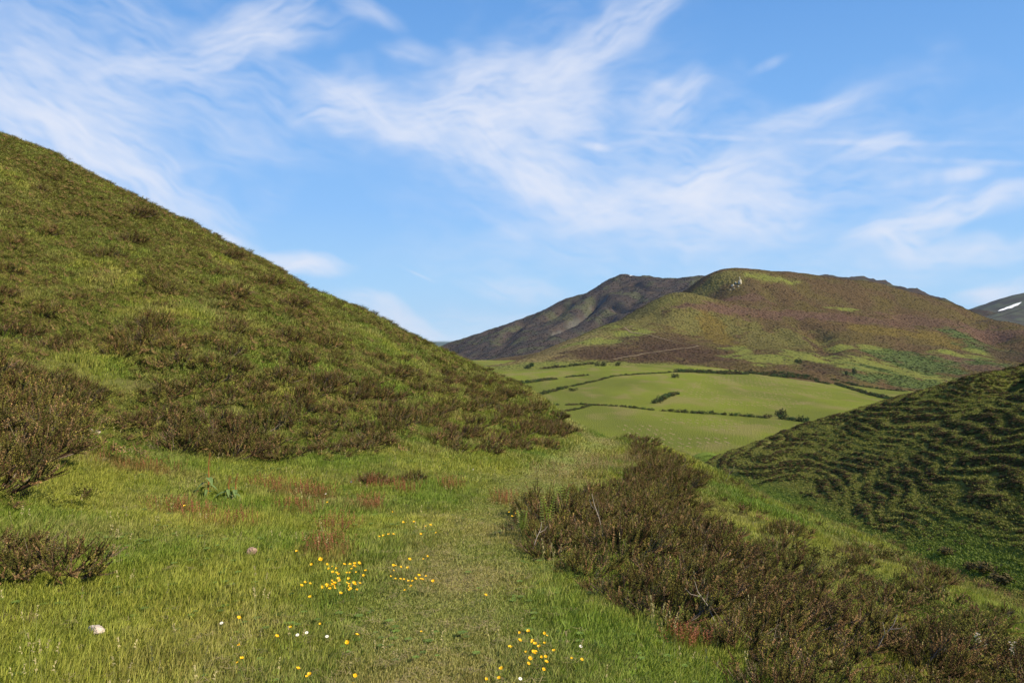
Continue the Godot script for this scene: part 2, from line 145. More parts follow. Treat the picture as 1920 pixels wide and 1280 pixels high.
# ---------------------------------------------------------------- height fields
class Land:
	var x0: float
	var z0: float
	var step: float
	var nx: int
	var nz: int
	var h: PackedFloat32Array
	var col: PackedColorArray

	func at(x: float, z: float) -> float:
		var u := clampf((x - x0) / step, 0.0, nx - 1.001)
		var w := clampf((z - z0) / step, 0.0, nz - 1.001)
		var i := int(u)
		var j := int(w)
		u -= i
		w -= j
		var k := j * nx + i
		return lerpf(lerpf(h[k], h[k + 1], u), lerpf(h[k + nx], h[k + nx + 1], u), w)

	func slope(x: float, z: float, e := 0.6) -> Vector3:
		return Vector3(at(x - e, z) - at(x + e, z), 2.0 * e, at(x, z - e) - at(x, z + e)).normalized()

	func cell(x: float, z: float) -> int:
		return clampi(roundi((z - z0) / step), 0, nz - 1) * nx + clampi(roundi((x - x0) / step), 0, nx - 1)

	func point(x: float, z: float, up := 0.0) -> Vector3:
		return Vector3(x, at(x, z) + up, z)

	func mesh() -> ArrayMesh:
		var v := PackedVector3Array()
		var n := PackedVector3Array()
		v.resize(nx * nz)
		n.resize(nx * nz)
		for j in nz:
			var ja := maxi(j - 1, 0) * nx
			var jb := mini(j + 1, nz - 1) * nx
			for i in nx:
				var k := j * nx + i
				v[k] = Vector3(x0 + i * step, h[k], z0 + j * step)
				n[k] = Vector3(h[j * nx + maxi(i - 1, 0)] - h[j * nx + mini(i + 1, nx - 1)], 2.0 * step, h[ja + i] - h[jb + i]).normalized()
		var f := PackedInt32Array()
		f.resize((nx - 1) * (nz - 1) * 6)
		var q := 0
		for j in nz - 1:
			for i in nx - 1:
				var k := j * nx + i
				f[q] = k; f[q + 1] = k + 1; f[q + 2] = k + nx
				f[q + 3] = k + 1; f[q + 4] = k + nx + 1; f[q + 5] = k + nx
				q += 6
		var a := []
		a.resize(Mesh.ARRAY_MAX)
		a[Mesh.ARRAY_VERTEX] = v
		a[Mesh.ARRAY_NORMAL] = n
		a[Mesh.ARRAY_COLOR] = col
		a[Mesh.ARRAY_INDEX] = f
		var m := ArrayMesh.new()
		m.add_surface_from_arrays(Mesh.PRIMITIVE_TRIANGLES, a)
		return m


# A smooth surface through the surveyed points (a thin plate), worked out on a coarse grid and refined k times.
func land(called: String, x0: float, x1: float, z0: float, z1: float, coarse: float, k: int) -> Land:
	var s: float = SURVEY[called][0]
	var p: Array = SURVEY[called][1]
	var n := p.size()
	var size := n + 3
	var rows := []
	for i in n:
		var row := PackedFloat64Array()
		row.resize(size + 1)
		for j in n:
			var dx: float = (p[i].x - p[j].x) / s
			var dz: float = (p[i].z - p[j].z) / s
			var r := dx * dx + dz * dz
			row[j] = 0.5 * r * log(r + 1e-12) + (1e-4 if i == j else 0.0)
		row[n] = 1.0
		row[n + 1] = p[i].x / s
		row[n + 2] = p[i].z / s
		row[size] = p[i].y
		rows.push_back(row)
	for t in 3:
		var row := PackedFloat64Array()
		row.resize(size + 1)
		for j in n:
			row[j] = [1.0, p[j].x / s, p[j].z / s][t]
		rows.push_back(row)
	for c in size:
		var best := c
		for r in range(c, size):
			if absf(rows[r][c]) > absf(rows[best][c]):
				best = r
		var swap = rows[c]
		rows[c] = rows[best]
		rows[best] = swap
		var pivot: PackedFloat64Array = rows[c]
		for r in range(c + 1, size):
			var row: PackedFloat64Array = rows[r]
			var f := row[c] / pivot[c]
			if f != 0.0:
				for q in range(c, size + 1):
					row[q] -= f * pivot[q]
				rows[r] = row
	var w := PackedFloat64Array()
	w.resize(size)
	for c in range(size - 1, -1, -1):
		var sum: float = rows[c][size]
		for q in range(c + 1, size):
			sum -= rows[c][q] * w[q]
		w[c] = sum / rows[c][c]
	var px := PackedFloat32Array()
	var pz := PackedFloat32Array()
	for i in n:
		px.push_back(p[i].x / s)
		pz.push_back(p[i].z / s)
	var cx := int((x1 - x0) / coarse) + 1
	var cz := int((z1 - z0) / coarse) + 1
	var hs := PackedFloat32Array()
	hs.resize(cx * cz)
	for j in cz:
		var z := (z0 + j * coarse) / s
		for i in cx:
			var x := (x0 + i * coarse) / s
			var sum: float = w[n] + w[n + 1] * x + w[n + 2] * z
			for q in n:
				var dx := x - px[q]
				var dz := z - pz[q]
				var r := dx * dx + dz * dz
				sum += w[q] * 0.5 * r * log(r + 1e-12)
			hs[j * cx + i] = sum
	var im := Image.create_from_data(cx, cz, false, Image.FORMAT_RF, hs.to_byte_array())
	im.resize(cx * k, cz * k, Image.INTERPOLATE_CUBIC)
	var l := Land.new()
	l.step = coarse / k
	l.x0 = x0 + (0.5 / k - 0.5) * coarse
	l.z0 = z0 + (0.5 / k - 0.5) * coarse
	l.nx = cx * k
	l.nz = cz * k
	l.h = im.get_data().to_float32_array()
	l.col.resize(l.nx * l.nz)
	lands[called] = l
	return l


# ---------------------------------------------------------------- materials
func matt(called: String, rough := 0.9, spec := 0.25, back := Color.BLACK) -> StandardMaterial3D:
	var m := StandardMaterial3D.new()
	m.resource_name = called
	m.vertex_color_use_as_albedo = true
	m.roughness = rough
	m.metallic_specular = spec
	m.cull_mode = BaseMaterial3D.CULL_DISABLED
	if back != Color.BLACK:
		m.backlight_enabled = true
		m.backlight = back
	mats[called] = m
	return m


func relief(m: StandardMaterial3D, s: int, f: float, metres: float, depth: float) -> void:
	var t := NoiseTexture2D.new()
	t.width = 512
	t.height = 512
	t.seamless = true
	t.noise = noise(s, f, 5)
	m.heightmap_enabled = true
	m.heightmap_texture = t
	m.heightmap_scale = depth
	m.uv1_triplanar = true
	m.uv1_world_triplanar = true
	m.uv1_scale = Vector3.ONE / metres


# ---------------------------------------------------------------- sky
func paint_sky() -> ImageTexture:
	var w := 4096
	var h := 2048
	var dens := PackedFloat32Array()
	var rows := h / 2 + 8
	dens.resize(w * rows)
	var fine := noise(11, 1.0, 5, FastNoiseLite.TYPE_SIMPLEX)
	var warp := noise(12, 1.0, 3)
	var strokes := STROKES.duplicate()
	var r := RandomNumberGenerator.new()
	r.seed = 77
	for i in 70:   # the same cirrus goes on round the rest of the sky
		var az := r.randf_range(42.0, 318.0)
		strokes.push_back([az, r.randf_range(3.0, 40.0), r.randf_range(4.0, 11.0), r.randf_range(1.2, 3.4), r.randf_range(-30.0, 30.0), r.randf_range(0.25, 0.65)])
	for i in 60:
		strokes.push_back([r.randf_range(0.0, 360.0), r.randf_range(27.0, 60.0), r.randf_range(6.0, 16.0), r.randf_range(1.5, 5.0), r.randf_range(-40.0, 40.0), r.randf_range(0.2, 0.55)])
	var deg := 360.0 / w
	var seed_at := 0.0
	for s in strokes:
		seed_at += 17.3
		var a := deg_to_rad(s[4])
		var ca := cos(a)
		var sa := sin(a)
		var L: float = s[2] * 1.25
		var W: float = s[3] * 1.35
		var stretch := cos(deg_to_rad(s[1]))
		var ex := (absf(ca) * L + absf(sa) * W) * 1.15 / stretch
		var ey := (absf(sa) * L + absf(ca) * W) * 1.15
		var thin: bool = s[3] < 0.5
		for j in range(maxi(0, int((90.0 - s[1] - ey) / deg)), mini(rows, int((90.0 - s[1] + ey) / deg) + 1)):
			var dy: float = 90.0 - j * deg - s[1]
			for i in range(int((s[0] - ex) / deg), int((s[0] + ex) / deg) + 1):
				var dx: float = (i * deg - s[0]) * stretch
				var u := (dx * ca + dy * sa)
				var v := (dy * ca - dx * sa)
				var bend := warp.get_noise_2d(u * 0.16 + seed_at, v * 0.2) if not thin else 0.0
				var fu := u / L
				var fv := (v + bend * W * 0.5) / W
				var q := fu * fu + fv * fv
				if q >= 1.0:
					continue
				var e := (1.0 - q)
				var g: float
				if thin:
					g = 0.7 + fine.get_noise_2d(u * 0.25 + seed_at, 0.0) * 0.9
				else:
					g = 0.62 + 0.60 * fine.get_noise_2d(u * 0.075 + seed_at, v * 0.42 + u * 0.05 + bend * 0.5) + 0.34 * fine.get_noise_2d(u * 0.34, v * 1.5 + u * 0.12 + seed_at + bend)
				if g > 0.0:
					dens[j * w + posmod(i, w)] += e * e * g * s[5] * 1.35
	var out := PackedFloat32Array()
	out.resize(w * h * 3)
	# clear-air colours by height above the horizon (linear light)
	var keys := [0.0, 4.0, 9.0, 16.0, 22.0, 45.0, 90.0]
	var cols := [Color(0.54, 0.77, 0.97), Color(0.41, 0.68, 0.98), Color(0.285, 0.555, 0.97), Color(0.205, 0.455, 0.89), Color(0.150, 0.370, 0.79), Color(0.10, 0.23, 0.57), Color(0.06, 0.15, 0.43)]
	var white := Color(0.84, 0.87, 0.97)
	for j in h:
		var el := 90.0 - (j + 0.5) * deg
		var c: Color = cols[0]
		for k in 6:
			if el >= keys[k]:
				c = cols[k].lerp(cols[k + 1], clampf((el - keys[k]) / (keys[k + 1] - keys[k]), 0.0, 1.0))
		if el < -0.5:
			c = Color(0.13, 0.16, 0.12)
		var q := j * w * 3
		if j < rows:
			for i in w:
				var t := dens[j * w + i]
				t = 1.0 - exp(-t * 1.15)
				out[q] = c.r + (white.r - c.r) * t
				out[q + 1] = c.g + (white.g - c.g) * t
				out[q + 2] = c.b + (white.b - c.b) * t
				q += 3
		else:
			for i in w:
				out[q] = c.r; out[q + 1] = c.g; out[q + 2] = c.b
				q += 3
	return ImageTexture.create_from_image(Image.create_from_data(w, h, false, Image.FORMAT_RGBF, out.to_byte_array()))


# ---------------------------------------------------------------- plants
# One leafy, bottle-brush twig: a bent stem with small leaves all round.
func twig(leaf: Tris, stem: Tris, a: Vector3, b: Vector3, sag: Vector3, steps: int, around: int, size: float, col: Color, wood: Color, r: RandomNumberGenerator, bare := 0.3) -> void:
	var pts := []
	for k in 5:
		var t := k / 4.0
		pts.push_back(a.lerp(b, t) + sag * (4.0 * t * (1.0 - t)))
	if stem:
		stem.tube(pts, 0.0042, 0.0015, 3, wood)
	for k in steps:
		var t := bare + (1.0 - bare) * (k + r.randf()) / steps
		var p := a.lerp(b, t) + sag * (4.0 * t * (1.0 - t))
		var ahead := (b - a + sag * (4.0 - 8.0 * t)).normalized()
		var side := ahead.cross(Vector3(0.3, 0.1, 0.95)).normalized()
		var over := side.cross(ahead)
		var turn := r.randf() * TAU
		for q in around:
			var g := turn + TAU * q / around + r.randf_range(-0.4, 0.4)
			var out := side * cos(g) + over * sin(g)
			var tip := p + (out * r.randf_range(0.75, 1.0) + ahead * r.randf_range(0.5, 1.1)) * size * r.randf_range(0.75, 1.2)
			var wide := ahead.cross(out) * size * 0.3
			var tone := r.randf_range(0.75, 1.3)
			leaf.tri(p - wide, tip, p + wide, Color(col.r * tone, col.g * tone, col.b * tone))


func heather_meshes(s: int, sprays: int, radius: float, height: float, dry: float, lean: float, bright: float) -> Array:
	var r := RandomNumberGenerator.new()
	r.seed = s
	var leaf := Tris.new()
	var spent := Tris.new()
	var stem := Tris.new()
	for i in sprays:
		var a := r.randf() * TAU
		var u := sqrt((i + r.randf()) / sprays)
		var k := height * (1.0 - 0.55 * u * u) * r.randf_range(0.55, 1.1)
		var blown := Vector3(lean * r.randf_range(0.1, 1.4), 0, r.randf_range(-0.10, 0.10)) * (0.3 + k)
		var head := Vector3(cos(a) * radius * u, k * 0.72, sin(a) * radius * u) + blown
		var foot := Vector3(cos(a) * radius * u * 0.35, 0.0, sin(a) * radius * u * 0.35)
		var knee := foot.lerp(head, 0.55) - UP * k * 0.10
		var wood := Color(0.075, 0.045, 0.030) if r.randf() < 0.75 else Color(0.20, 0.16, 0.13)
		stem.tube([foot, knee, head], 0.008, 0.004, 4, wood)
		var way := (head - knee).normalized() + UP * 0.25
		var is_dry := r.randf() < dry
		var spray_tone := r.randf_range(0.6, 1.5)
		var green := Color(0.092, 0.108, 0.024).lerp(Color(0.180, 0.155, 0.036), r.randf()) * bright
		var brown := Color(0.205, 0.122, 0.052).lerp(Color(0.30, 0.205, 0.110), r.randf() * 0.8) * bright
		for q in r.randi_range(8, 13):
			var from := knee.lerp(head, r.randf_range(0.25, 1.0))
			var d := (way + Vector3(r.randfn(), r.randfn() * 0.7, r.randfn()) * 0.55).normalized()
			var long := r.randf_range(0.09, 0.21) * (1.5 if r.randf() < 0.08 else 1.0)
			var tip := from + d * long
			if tip.y < 0.02:
				tip.y = 0.02
			var sag := Vector3(0, -0.012, 0)
			var tone := spray_tone * r.randf_range(0.75, 1.3)
			var here_dry := is_dry if r.randf() < 0.8 else not is_dry
			var c := brown if here_dry else green
			twig(spent if here_dry else leaf, stem, from, tip, sag, 10, 4, 0.0165, Color(c.r * tone, c.g * tone, c.b * tone), wood, r, 0.08)
	return [leaf.done(), spent.done(), stem.done()]


# A rounded bush seen from far: a bare frame of stems with many leaf-sized faces through its volume.
func bush_mesh(s: int, leaves: int, size: float, col: Color, spread := 1.0) -> ArrayMesh:
	var r := RandomNumberGenerator.new()
	r.seed = s
	var t := Tris.new()
	var lumps := []
	for i in 7:
		var a := r.randf() * TAU
		var u := sqrt(r.randf()) * 0.62
		lumps.push_back([Vector3(cos(a) * u * spread, r.randf_range(0.3, 0.72) * (1.0 - u * 0.5), sin(a) * u * spread), r.randf_range(0.26, 0.42)])
	for i in leaves:
		var lump = lumps[r.randi() % 7]
		var d := Vector3(r.randfn(), r.randfn(), r.randfn()).normalized()
		var p: Vector3 = lump[0] + d * lump[1] * r.randf_range(0.72, 1.05)
		if p.y < 0.0:
			p.y = -p.y * 0.4
		var n := (d + Vector3(r.randfn(), r.randfn(), r.randfn()) * 0.55).normalized()
		var x := n.cross(Vector3(0.2, 0.5, 0.84)).normalized()
		var y := n.cross(x)
		var k := size * r.randf_range(0.6, 1.4)
		var tone := r.randf_range(0.7, 1.35)
		var c := Color(col.r * tone, col.g * tone, col.b * tone)
		t.tri(p - x * k, p + y * k * 1.5, p + x * k, c)
	return t.done()


func tuft_mesh(s: int, blades: int, spread: float, tall: float, wide: float, lean: float, pale: float) -> ArrayMesh:
	var r := RandomNumberGenerator.new()
	r.seed = s
	var t := Tris.new()
	for i in blades:
		var a := r.randf() * TAU
		var p := Vector3(cos(a), 0, sin(a)) * spread * sqrt(r.randf())
		p.y = -0.01
		var k := tall * r.randf_range(0.45, 1.15)
		var b := r.randf() * TAU
		var out := Vector3(cos(b), 0, sin(b)) * r.randf_range(0.15, 0.75) + Vector3(lean, 0, -0.08)
		var face := r.randf() * TAU
		var side := Vector3(cos(face), 0, sin(face)) * wide * r.randf_range(0.6, 1.2)
		var m1 := p + UP * k * 0.55 + out * k * 0.22
		var m2 := p + UP * k * 0.88 + out * k * 0.62
		var c := Color(1, 1, 1)
		if r.randf() < pale:
			c = Color(1.9, 1.45, 1.9)
		else:
			var f := r.randf_range(0.72, 1.25)
			c = Color(f * r.randf_range(0.88, 1.15), f, f)
		t.quad(p - side, m1 - side * 0.8, m1 + side * 0.8, p + side, c)
		t.tri(m1 - side * 0.8, m2, m1 + side * 0.8, c)
	return t.done()


# grass with a seed head, for the red sorrel and the straw-coloured seeding grass
func seed_mesh(s: int, stalks: int, spread: float, tall: float, head: float) -> ArrayMesh:
	var r := RandomNumberGenerator.new()
	r.seed = s
	var t := Tris.new()
	for i in stalks:
		var a := r.randf() * TAU
		var p := Vector3(cos(a), 0, sin(a)) * spread * sqrt(r.randf())
		var k := tall * r.randf_range(0.6, 1.1)
		var tip := p + Vector3(r.randf_range(-0.12, 0.3), 1.0, r.randf_range(-0.2, 0.1)) * k
		var side := Vector3(cos(a * 3.0), 0, sin(a * 3.0))
		t.tri(p - side * 0.0012, tip, p + side * 0.0012, Color(0.8, 1.15, 0.8))
		for q in 9:
			var b := p.lerp(tip, 1.0 - head + head * q / 9.0)
			var d := Vector3(r.randfn(), r.randfn() * 0.6 + 0.5, r.randfn()).normalized()
			var f := r.randf_range(0.75, 1.3)
			t.tri(b - side * 0.003, b + d * 0.014, b + side * 0.003 + UP * 0.006, Color(f, f, f))
	return t.done()


class Copies:
	var rows := PackedFloat32Array()
	var count := 0

	func add(p: Vector3, turn: float, sx: float, sy: float, c: Color) -> void:
		var k := rows.size()
		var ca := cos(turn) * sx
		var sa := sin(turn) * sx
		rows.resize(k + 16)
		rows[k] = ca; rows[k + 2] = sa; rows[k + 3] = p.x
		rows[k + 5] = sy; rows[k + 7] = p.y
		rows[k + 8] = -sa; rows[k + 10] = ca; rows[k + 11] = p.z
		rows[k + 12] = c.r; rows[k + 13] = c.g; rows[k + 14] = c.b; rows[k + 15] = 1.0
		count += 1


func scatter(called: String, mesh: Mesh, m: Material, c: Copies, label: String, category: String, parent: Node = self) -> void:
	if c.count == 0:
		return
	var mm := MultiMesh.new()
	mm.transform_format = MultiMesh.TRANSFORM_3D
	mm.use_colors = true
	mm.mesh = mesh
	mm.instance_count = c.count
	mm.buffer = c.rows
	var o := MultiMeshInstance3D.new()
	o.name = numbered(called) if parent == self else called
	o.multimesh = mm
	o.material_override = m
	parent.add_child(o, true)
	tag(o, label, category, "", "stuff")


func in_outline(p: Vector2, outline: Array) -> bool:
	var inside := false
	var j := outline.size() - 1
	for i in outline.size():
		var a: Vector2 = outline[i]
		var b: Vector2 = outline[j]
		if (a.y > p.y) != (b.y > p.y) and p.x < (b.x - a.x) * (p.y - a.y) / (b.y - a.y) + a.x:
			inside = not inside
		j = i
	return inside


# points inside an outline, at least gap apart
func spread_over(outline: Array, gap: float, r: RandomNumberGenerator, most := 400) -> Array:
	var lo: Vector2 = outline[0]
	var hi: Vector2 = outline[0]
	for p in outline:
		lo = lo.min(p)
		hi = hi.max(p)
	var out := []
	for i in 4000:
		if out.size() >= most:
			break
		var p := Vector2(r.randf_range(lo.x, hi.x), r.randf_range(lo.y, hi.y))
		if not in_outline(p, outline):
			continue
		var ok := true
		for o in out:
			if o.distance_squared_to(p) < gap * gap:
				ok = false
				break
		if ok:
			out.push_back(p)
	return out


func path_gap(x: float, z: float) -> float:
	var best := 1e9
	var p := Vector2(x, z)
	for i in PATH.size() - 1:
		var a: Vector2 = PATH[i]
		var b: Vector2 = PATH[i + 1]
		var t := clampf((p - a).dot(b - a) / (b - a).length_squared(), 0.0, 1.0)
		best = minf(best, p.distance_squared_to(a.lerp(b, t)))
	return sqrt(best)


func patch(list: Array, x: float, z: float) -> float:
	var most := 0.0
	for s in list:
		var dx: float = (x - s[0]) / s[2]
		var dz: float = (z - s[1]) / s[3]
		var q := dx * dx + dz * dz
		if q < 1.6:
			most = maxf(most, smoothstep(1.6, 0.3, q))
	return most


func _ready() -> void:
	var clock := Time.get_ticks_msec()
	rng.seed = 4
	# ------------------------------------------------ camera, sky, sun
	var cam := Camera3D.new()
	cam.name = "camera"
	cam.position = Vector3(0, 1.65, 0)
	cam.fov = 45.0
	cam.near = 0.1
	cam.far = 12000.0
	add_child(cam)
	var env := Environment.new()
	env.background_mode = Environment.BG_SKY
	var sky := Sky.new()
	var sm := PanoramaSkyMaterial.new()
	sm.panorama = paint_sky()
	sky.sky_material = sm
	env.sky = sky
	env.background_energy_multiplier = 0.667
	env.tonemap_mode = Environment.TONE_MAPPER_LINEAR
	env.tonemap_exposure = 1.5
	env.fog_enabled = true
	env.fog_density = 0.000025
	env.fog_light_color = Color(0.62, 0.74, 0.92)
	env.sdfgi_enabled = true
	env.ssao_enabled = true
	env.ssil_enabled = true
	var we := WorldEnvironment.new()
	we.name = "world_environment"
	we.environment = env
	add_child(we)
	var sun := DirectionalLight3D.new()
	sun.name = "sun"
	sun.light_energy = 1.6
	sun.light_color = Color(1.0, 0.935, 0.80)
	sun.light_angular_distance = 0.5
	sun.shadow_enabled = true
	add_child(sun)
	sun.look_at_from_position(Vector3(0.70, 0.62, 0.34) * 100.0, Vector3.ZERO)
	print("sky ", Time.get_ticks_msec() - clock)

	# ------------------------------------------------ materials
	relief(matt("turf_soil", 0.95, 0.1), 3, 0.02, 1.3, 4.0)
	relief(matt("far_turf", 0.95, 0.1), 4, 0.02, 9.0, 40.0)
	relief(matt("mountain_cover", 0.95, 0.1), 5, 0.02, 40.0, 160.0)
	matt("grass_blade", 0.65, 0.35, Color(0.7, 0.75, 0.25))
	matt("heather_leaf", 0.8, 0.25, Color(0.2, 0.2, 0.1))
	matt("heather_wood", 0.9, 0.2)
	matt("petal", 0.5, 0.4, Color(0.5, 0.5, 0.3))
	matt("far_leaf", 0.9, 0.15, Color(0.15, 0.15, 0.08))
	relief(matt("stone", 0.9, 0.3), 6, 0.03, 0.25, 1.2)
	matt("snow", 0.8, 0.3)
	matt("wire", 0.6, 0.4)

	build_near_ground()
	print("near ", Time.get_ticks_msec() - clock)
	build_right_hill()
	print("right ", Time.get_ticks_msec() - clock)
	build_fields()
	print("fields ", Time.get_ticks_msec() - clock)
	build_mountains()
	print("mountains ", Time.get_ticks_msec() - clock)
	build_hedges()
	build_heather()
	print("heather ", Time.get_ticks_msec() - clock)
	build_grass()
	print("grass ", Time.get_ticks_msec() - clock)
	build_flowers()
	build_small_things()
	print("done ", Time.get_ticks_msec() - clock)


# ---------------------------------------------------------------- the hillside with the path
var dryness := PackedFloat32Array()
var redness := PackedFloat32Array()
var heathy := PackedFloat32Array()
var worn := PackedFloat32Array()


func build_near_ground() -> void:
	var l := land("near", -62.0, 44.0, -62.0, 8.0, 1.0, 5)
	var big := noise(21, 0.22, 3)
	var small := noise(22, 1.3, 2)
	var patchy := noise(23, 0.30, 3)
	var dry_n := noise(24, 0.45, 3)
	var n := l.nx * l.nz
	for a in [dryness, redness, heathy, worn]:
		a.resize(n)
	for j in l.nz:
		var z := l.z0 + j * l.step
		for i in l.nx:
			var x := l.x0 + i * l.step
			var k := j * l.nx + i
			var h := l.h[k]
			var d := -z
			var flat := 0.07 * maxf(0.0, d - 5.0)
			var hill := smoothstep(0.25, 1.6, h + flat)
			var bank := smoothstep(-0.25, -1.3, h + flat)
			var pd := path_gap(x, z)
			var p := patchy.get_noise_2d(x, z)
			var dn := dry_n.get_noise_2d(x, z)
			var wear := smoothstep(0.85, 0.2, pd + dn * 0.55)
			worn[k] = wear
			heathy[k] = clampf(hill * (0.40 + 0.9 * p + 0.4 * smoothstep(1.5, 8.0, h + flat)) + bank * (0.16 + 0.7 * p), 0.0, 1.0)
			dryness[k] = clampf(wear * (0.22 + 0.8 * maxf(0.0, dn + p)) + dn * 0.6 + 0.08 + hill * 0.16 + bank * 0.16 + patch(STRAW, x, z) * 0.45, 0.0, 1.0)
			redness[k] = clampf(patch(SORREL, x, z) * (0.8 + dn), 0.0, 1.0)
			l.h[k] = h + small.get_noise_2d(x, z) * (0.035 + 0.05 * maxf(hill, bank)) * (1.0 - wear) + big.get_noise_2d(x, z) * (0.06 + 0.18 * maxf(hill, bank)) * (1.0 - 0.7 * wear) - wear * 0.03
			var scrape := patch(SCRAPES, x, z)
			var c := Color(0.085, 0.105, 0.028).lerp(Color(0.180, 0.145, 0.070), dryness[k] * 0.8)
			c = c.lerp(Color(0.075, 0.062, 0.030), heathy[k] * 0.6)
			l.col[k] = c.lerp(Color(0.22, 0.155, 0.105), scrape * 0.8)
	tag(put("hillside_ground", l.mesh(), mats.turf_soil), "grassy hillside rising on the left with the level path at its foot", "hillside", "", "structure")


# ---------------------------------------------------------------- the hill across the gully
var risers := PackedFloat32Array()


# 0 on the flat green floor of the gully, 1 on the slope above it
func gully_side(x: float, z: float, h: float) -> float:
	return lerpf(smoothstep(31.5, 35.0, x + 0.12 * (z + 50.0)), smoothstep(-14.5, -13.5, h), smoothstep(58.0, 70.0, -z))


func build_right_hill() -> void:
	risers.clear()
	var l := land("right", 4.0, 104.0, -136.0, -26.0, 2.5, 8)
	var warp := noise(31, 0.055, 3)
	var lump := noise(32, 0.28, 3)
	var broken := noise(33, 0.11, 2)
	var cover := noise(34, 0.16, 3)
	var base := Land.new()
	base.x0 = l.x0; base.z0 = l.z0; base.step = l.step; base.nx = l.nx; base.nz = l.nz
	base.h = l.h.duplicate()
	lands["right_smooth"] = base
	risers.resize(l.nx * l.nz)
	for j in l.nz:
		var z := l.z0 + j * l.step
		for i in l.nx:
			var x := l.x0 + i * l.step
			var k := j * l.nx + i
			var h := l.h[k]
			# sheep have trodden terraces along the contours
			var e := gully_side(x, z, h)
			var t := h / (0.66 + 0.10 * broken.get_noise_2d(x * 0.2, z * 0.2)) + warp.get_noise_2d(x, z) * 2.1 + lump.get_noise_2d(x, z) * 0.22
			var f := t - floorf(t)
			var tread := smoothstep(0.0, 0.5, f) * 1.0 - f
			var strength := e * clampf(0.88 + broken.get_noise_2d(x, z) * 1.1, 0.4, 1.05)
			risers[k] = smoothstep(0.02, 0.2, f) * (1.0 - smoothstep(0.5, 0.72, f)) * strength
			l.h[k] = h + tread * 0.62 * strength + lump.get_noise_2d(x, z) * 0.07 * (0.25 + e)
			var c := Color(0.095, 0.112, 0.028).lerp(Color(0.150, 0.146, 0.042), clampf(0.4 + cover.get_noise_2d(x, z), 0.0, 1.0))
			var shelf := e * strength * smoothstep(0.62, 0.80, f) * (1.0 - smoothstep(0.92, 1.0, f))
			c = c.lerp(Color(0.260, 0.225, 0.100), shelf * 0.6).lerp(Color(0.12, 0.185, 0.032), 0.7 * (1.0 - e))
			l.col[k] = c
	tag(put("terraced_hill", l.mesh(), mats.turf_soil), "hill across the gully on the right with rows of trodden sheep terraces", "hill", "", "structure")
	# heather mounds and grass on it
	var mounds := Copies.new()
	var tufts := Copies.new()
	var r := RandomNumberGenerator.new()
	r.seed = 35
	for i in 150000:
		var z := r.randf_range(-132.0, -34.0)
		var x := r.randf_range(14.0, minf(100.0, 6.0 - z * 0.68))
		var p := l.point(x, z)
		var e := gully_side(x, z, p.y)
		var g := cover.get_noise_2d(x * 0.8 + 40.0, z * 0.8)
		var riser := risers[l.cell(x, z)]
		if r.randf() < clampf((g * 1.2 + 0.15 + riser * 1.2) * (0.05 + 0.95 * e), 0.0, 1.0) * (0.16 + 0.84 * riser):
			var s := r.randf_range(0.18, 0.46)
			var c := Color(0.070, 0.062, 0.026).lerp(Color(0.125, 0.085, 0.045), r.randf())
			if r.randf() < 0.35:
				c = Color(0.080, 0.095, 0.028)
			mounds.add(p - UP * 0.06, r.randf() * TAU, s, s * r.randf_range(0.4, 0.75), c)
		else:
			var s := r.randf_range(1.6, 3.0)
			tufts.add(p, r.randf() * TAU, s, s * 0.32, Color(0.145, 0.175, 0.036).lerp(Color(0.260, 0.245, 0.066), r.randf()).lerp(Color(0.14, 0.22, 0.035), 0.7 * (1.0 - e)))
	scatter("heather_mounds", bush_mesh(36, 150, 0.10, Color(1, 1, 1)), mats.far_leaf, mounds, "low dark heather mounds along the terraces of the right hill", "heather")
	scatter("hill_grass", tuft_mesh(37, 16, 0.16, 0.13, 0.012, 0.25, 0.08), mats.grass_blade, tufts, "short green grass on the terraces of the right hill", "grass")


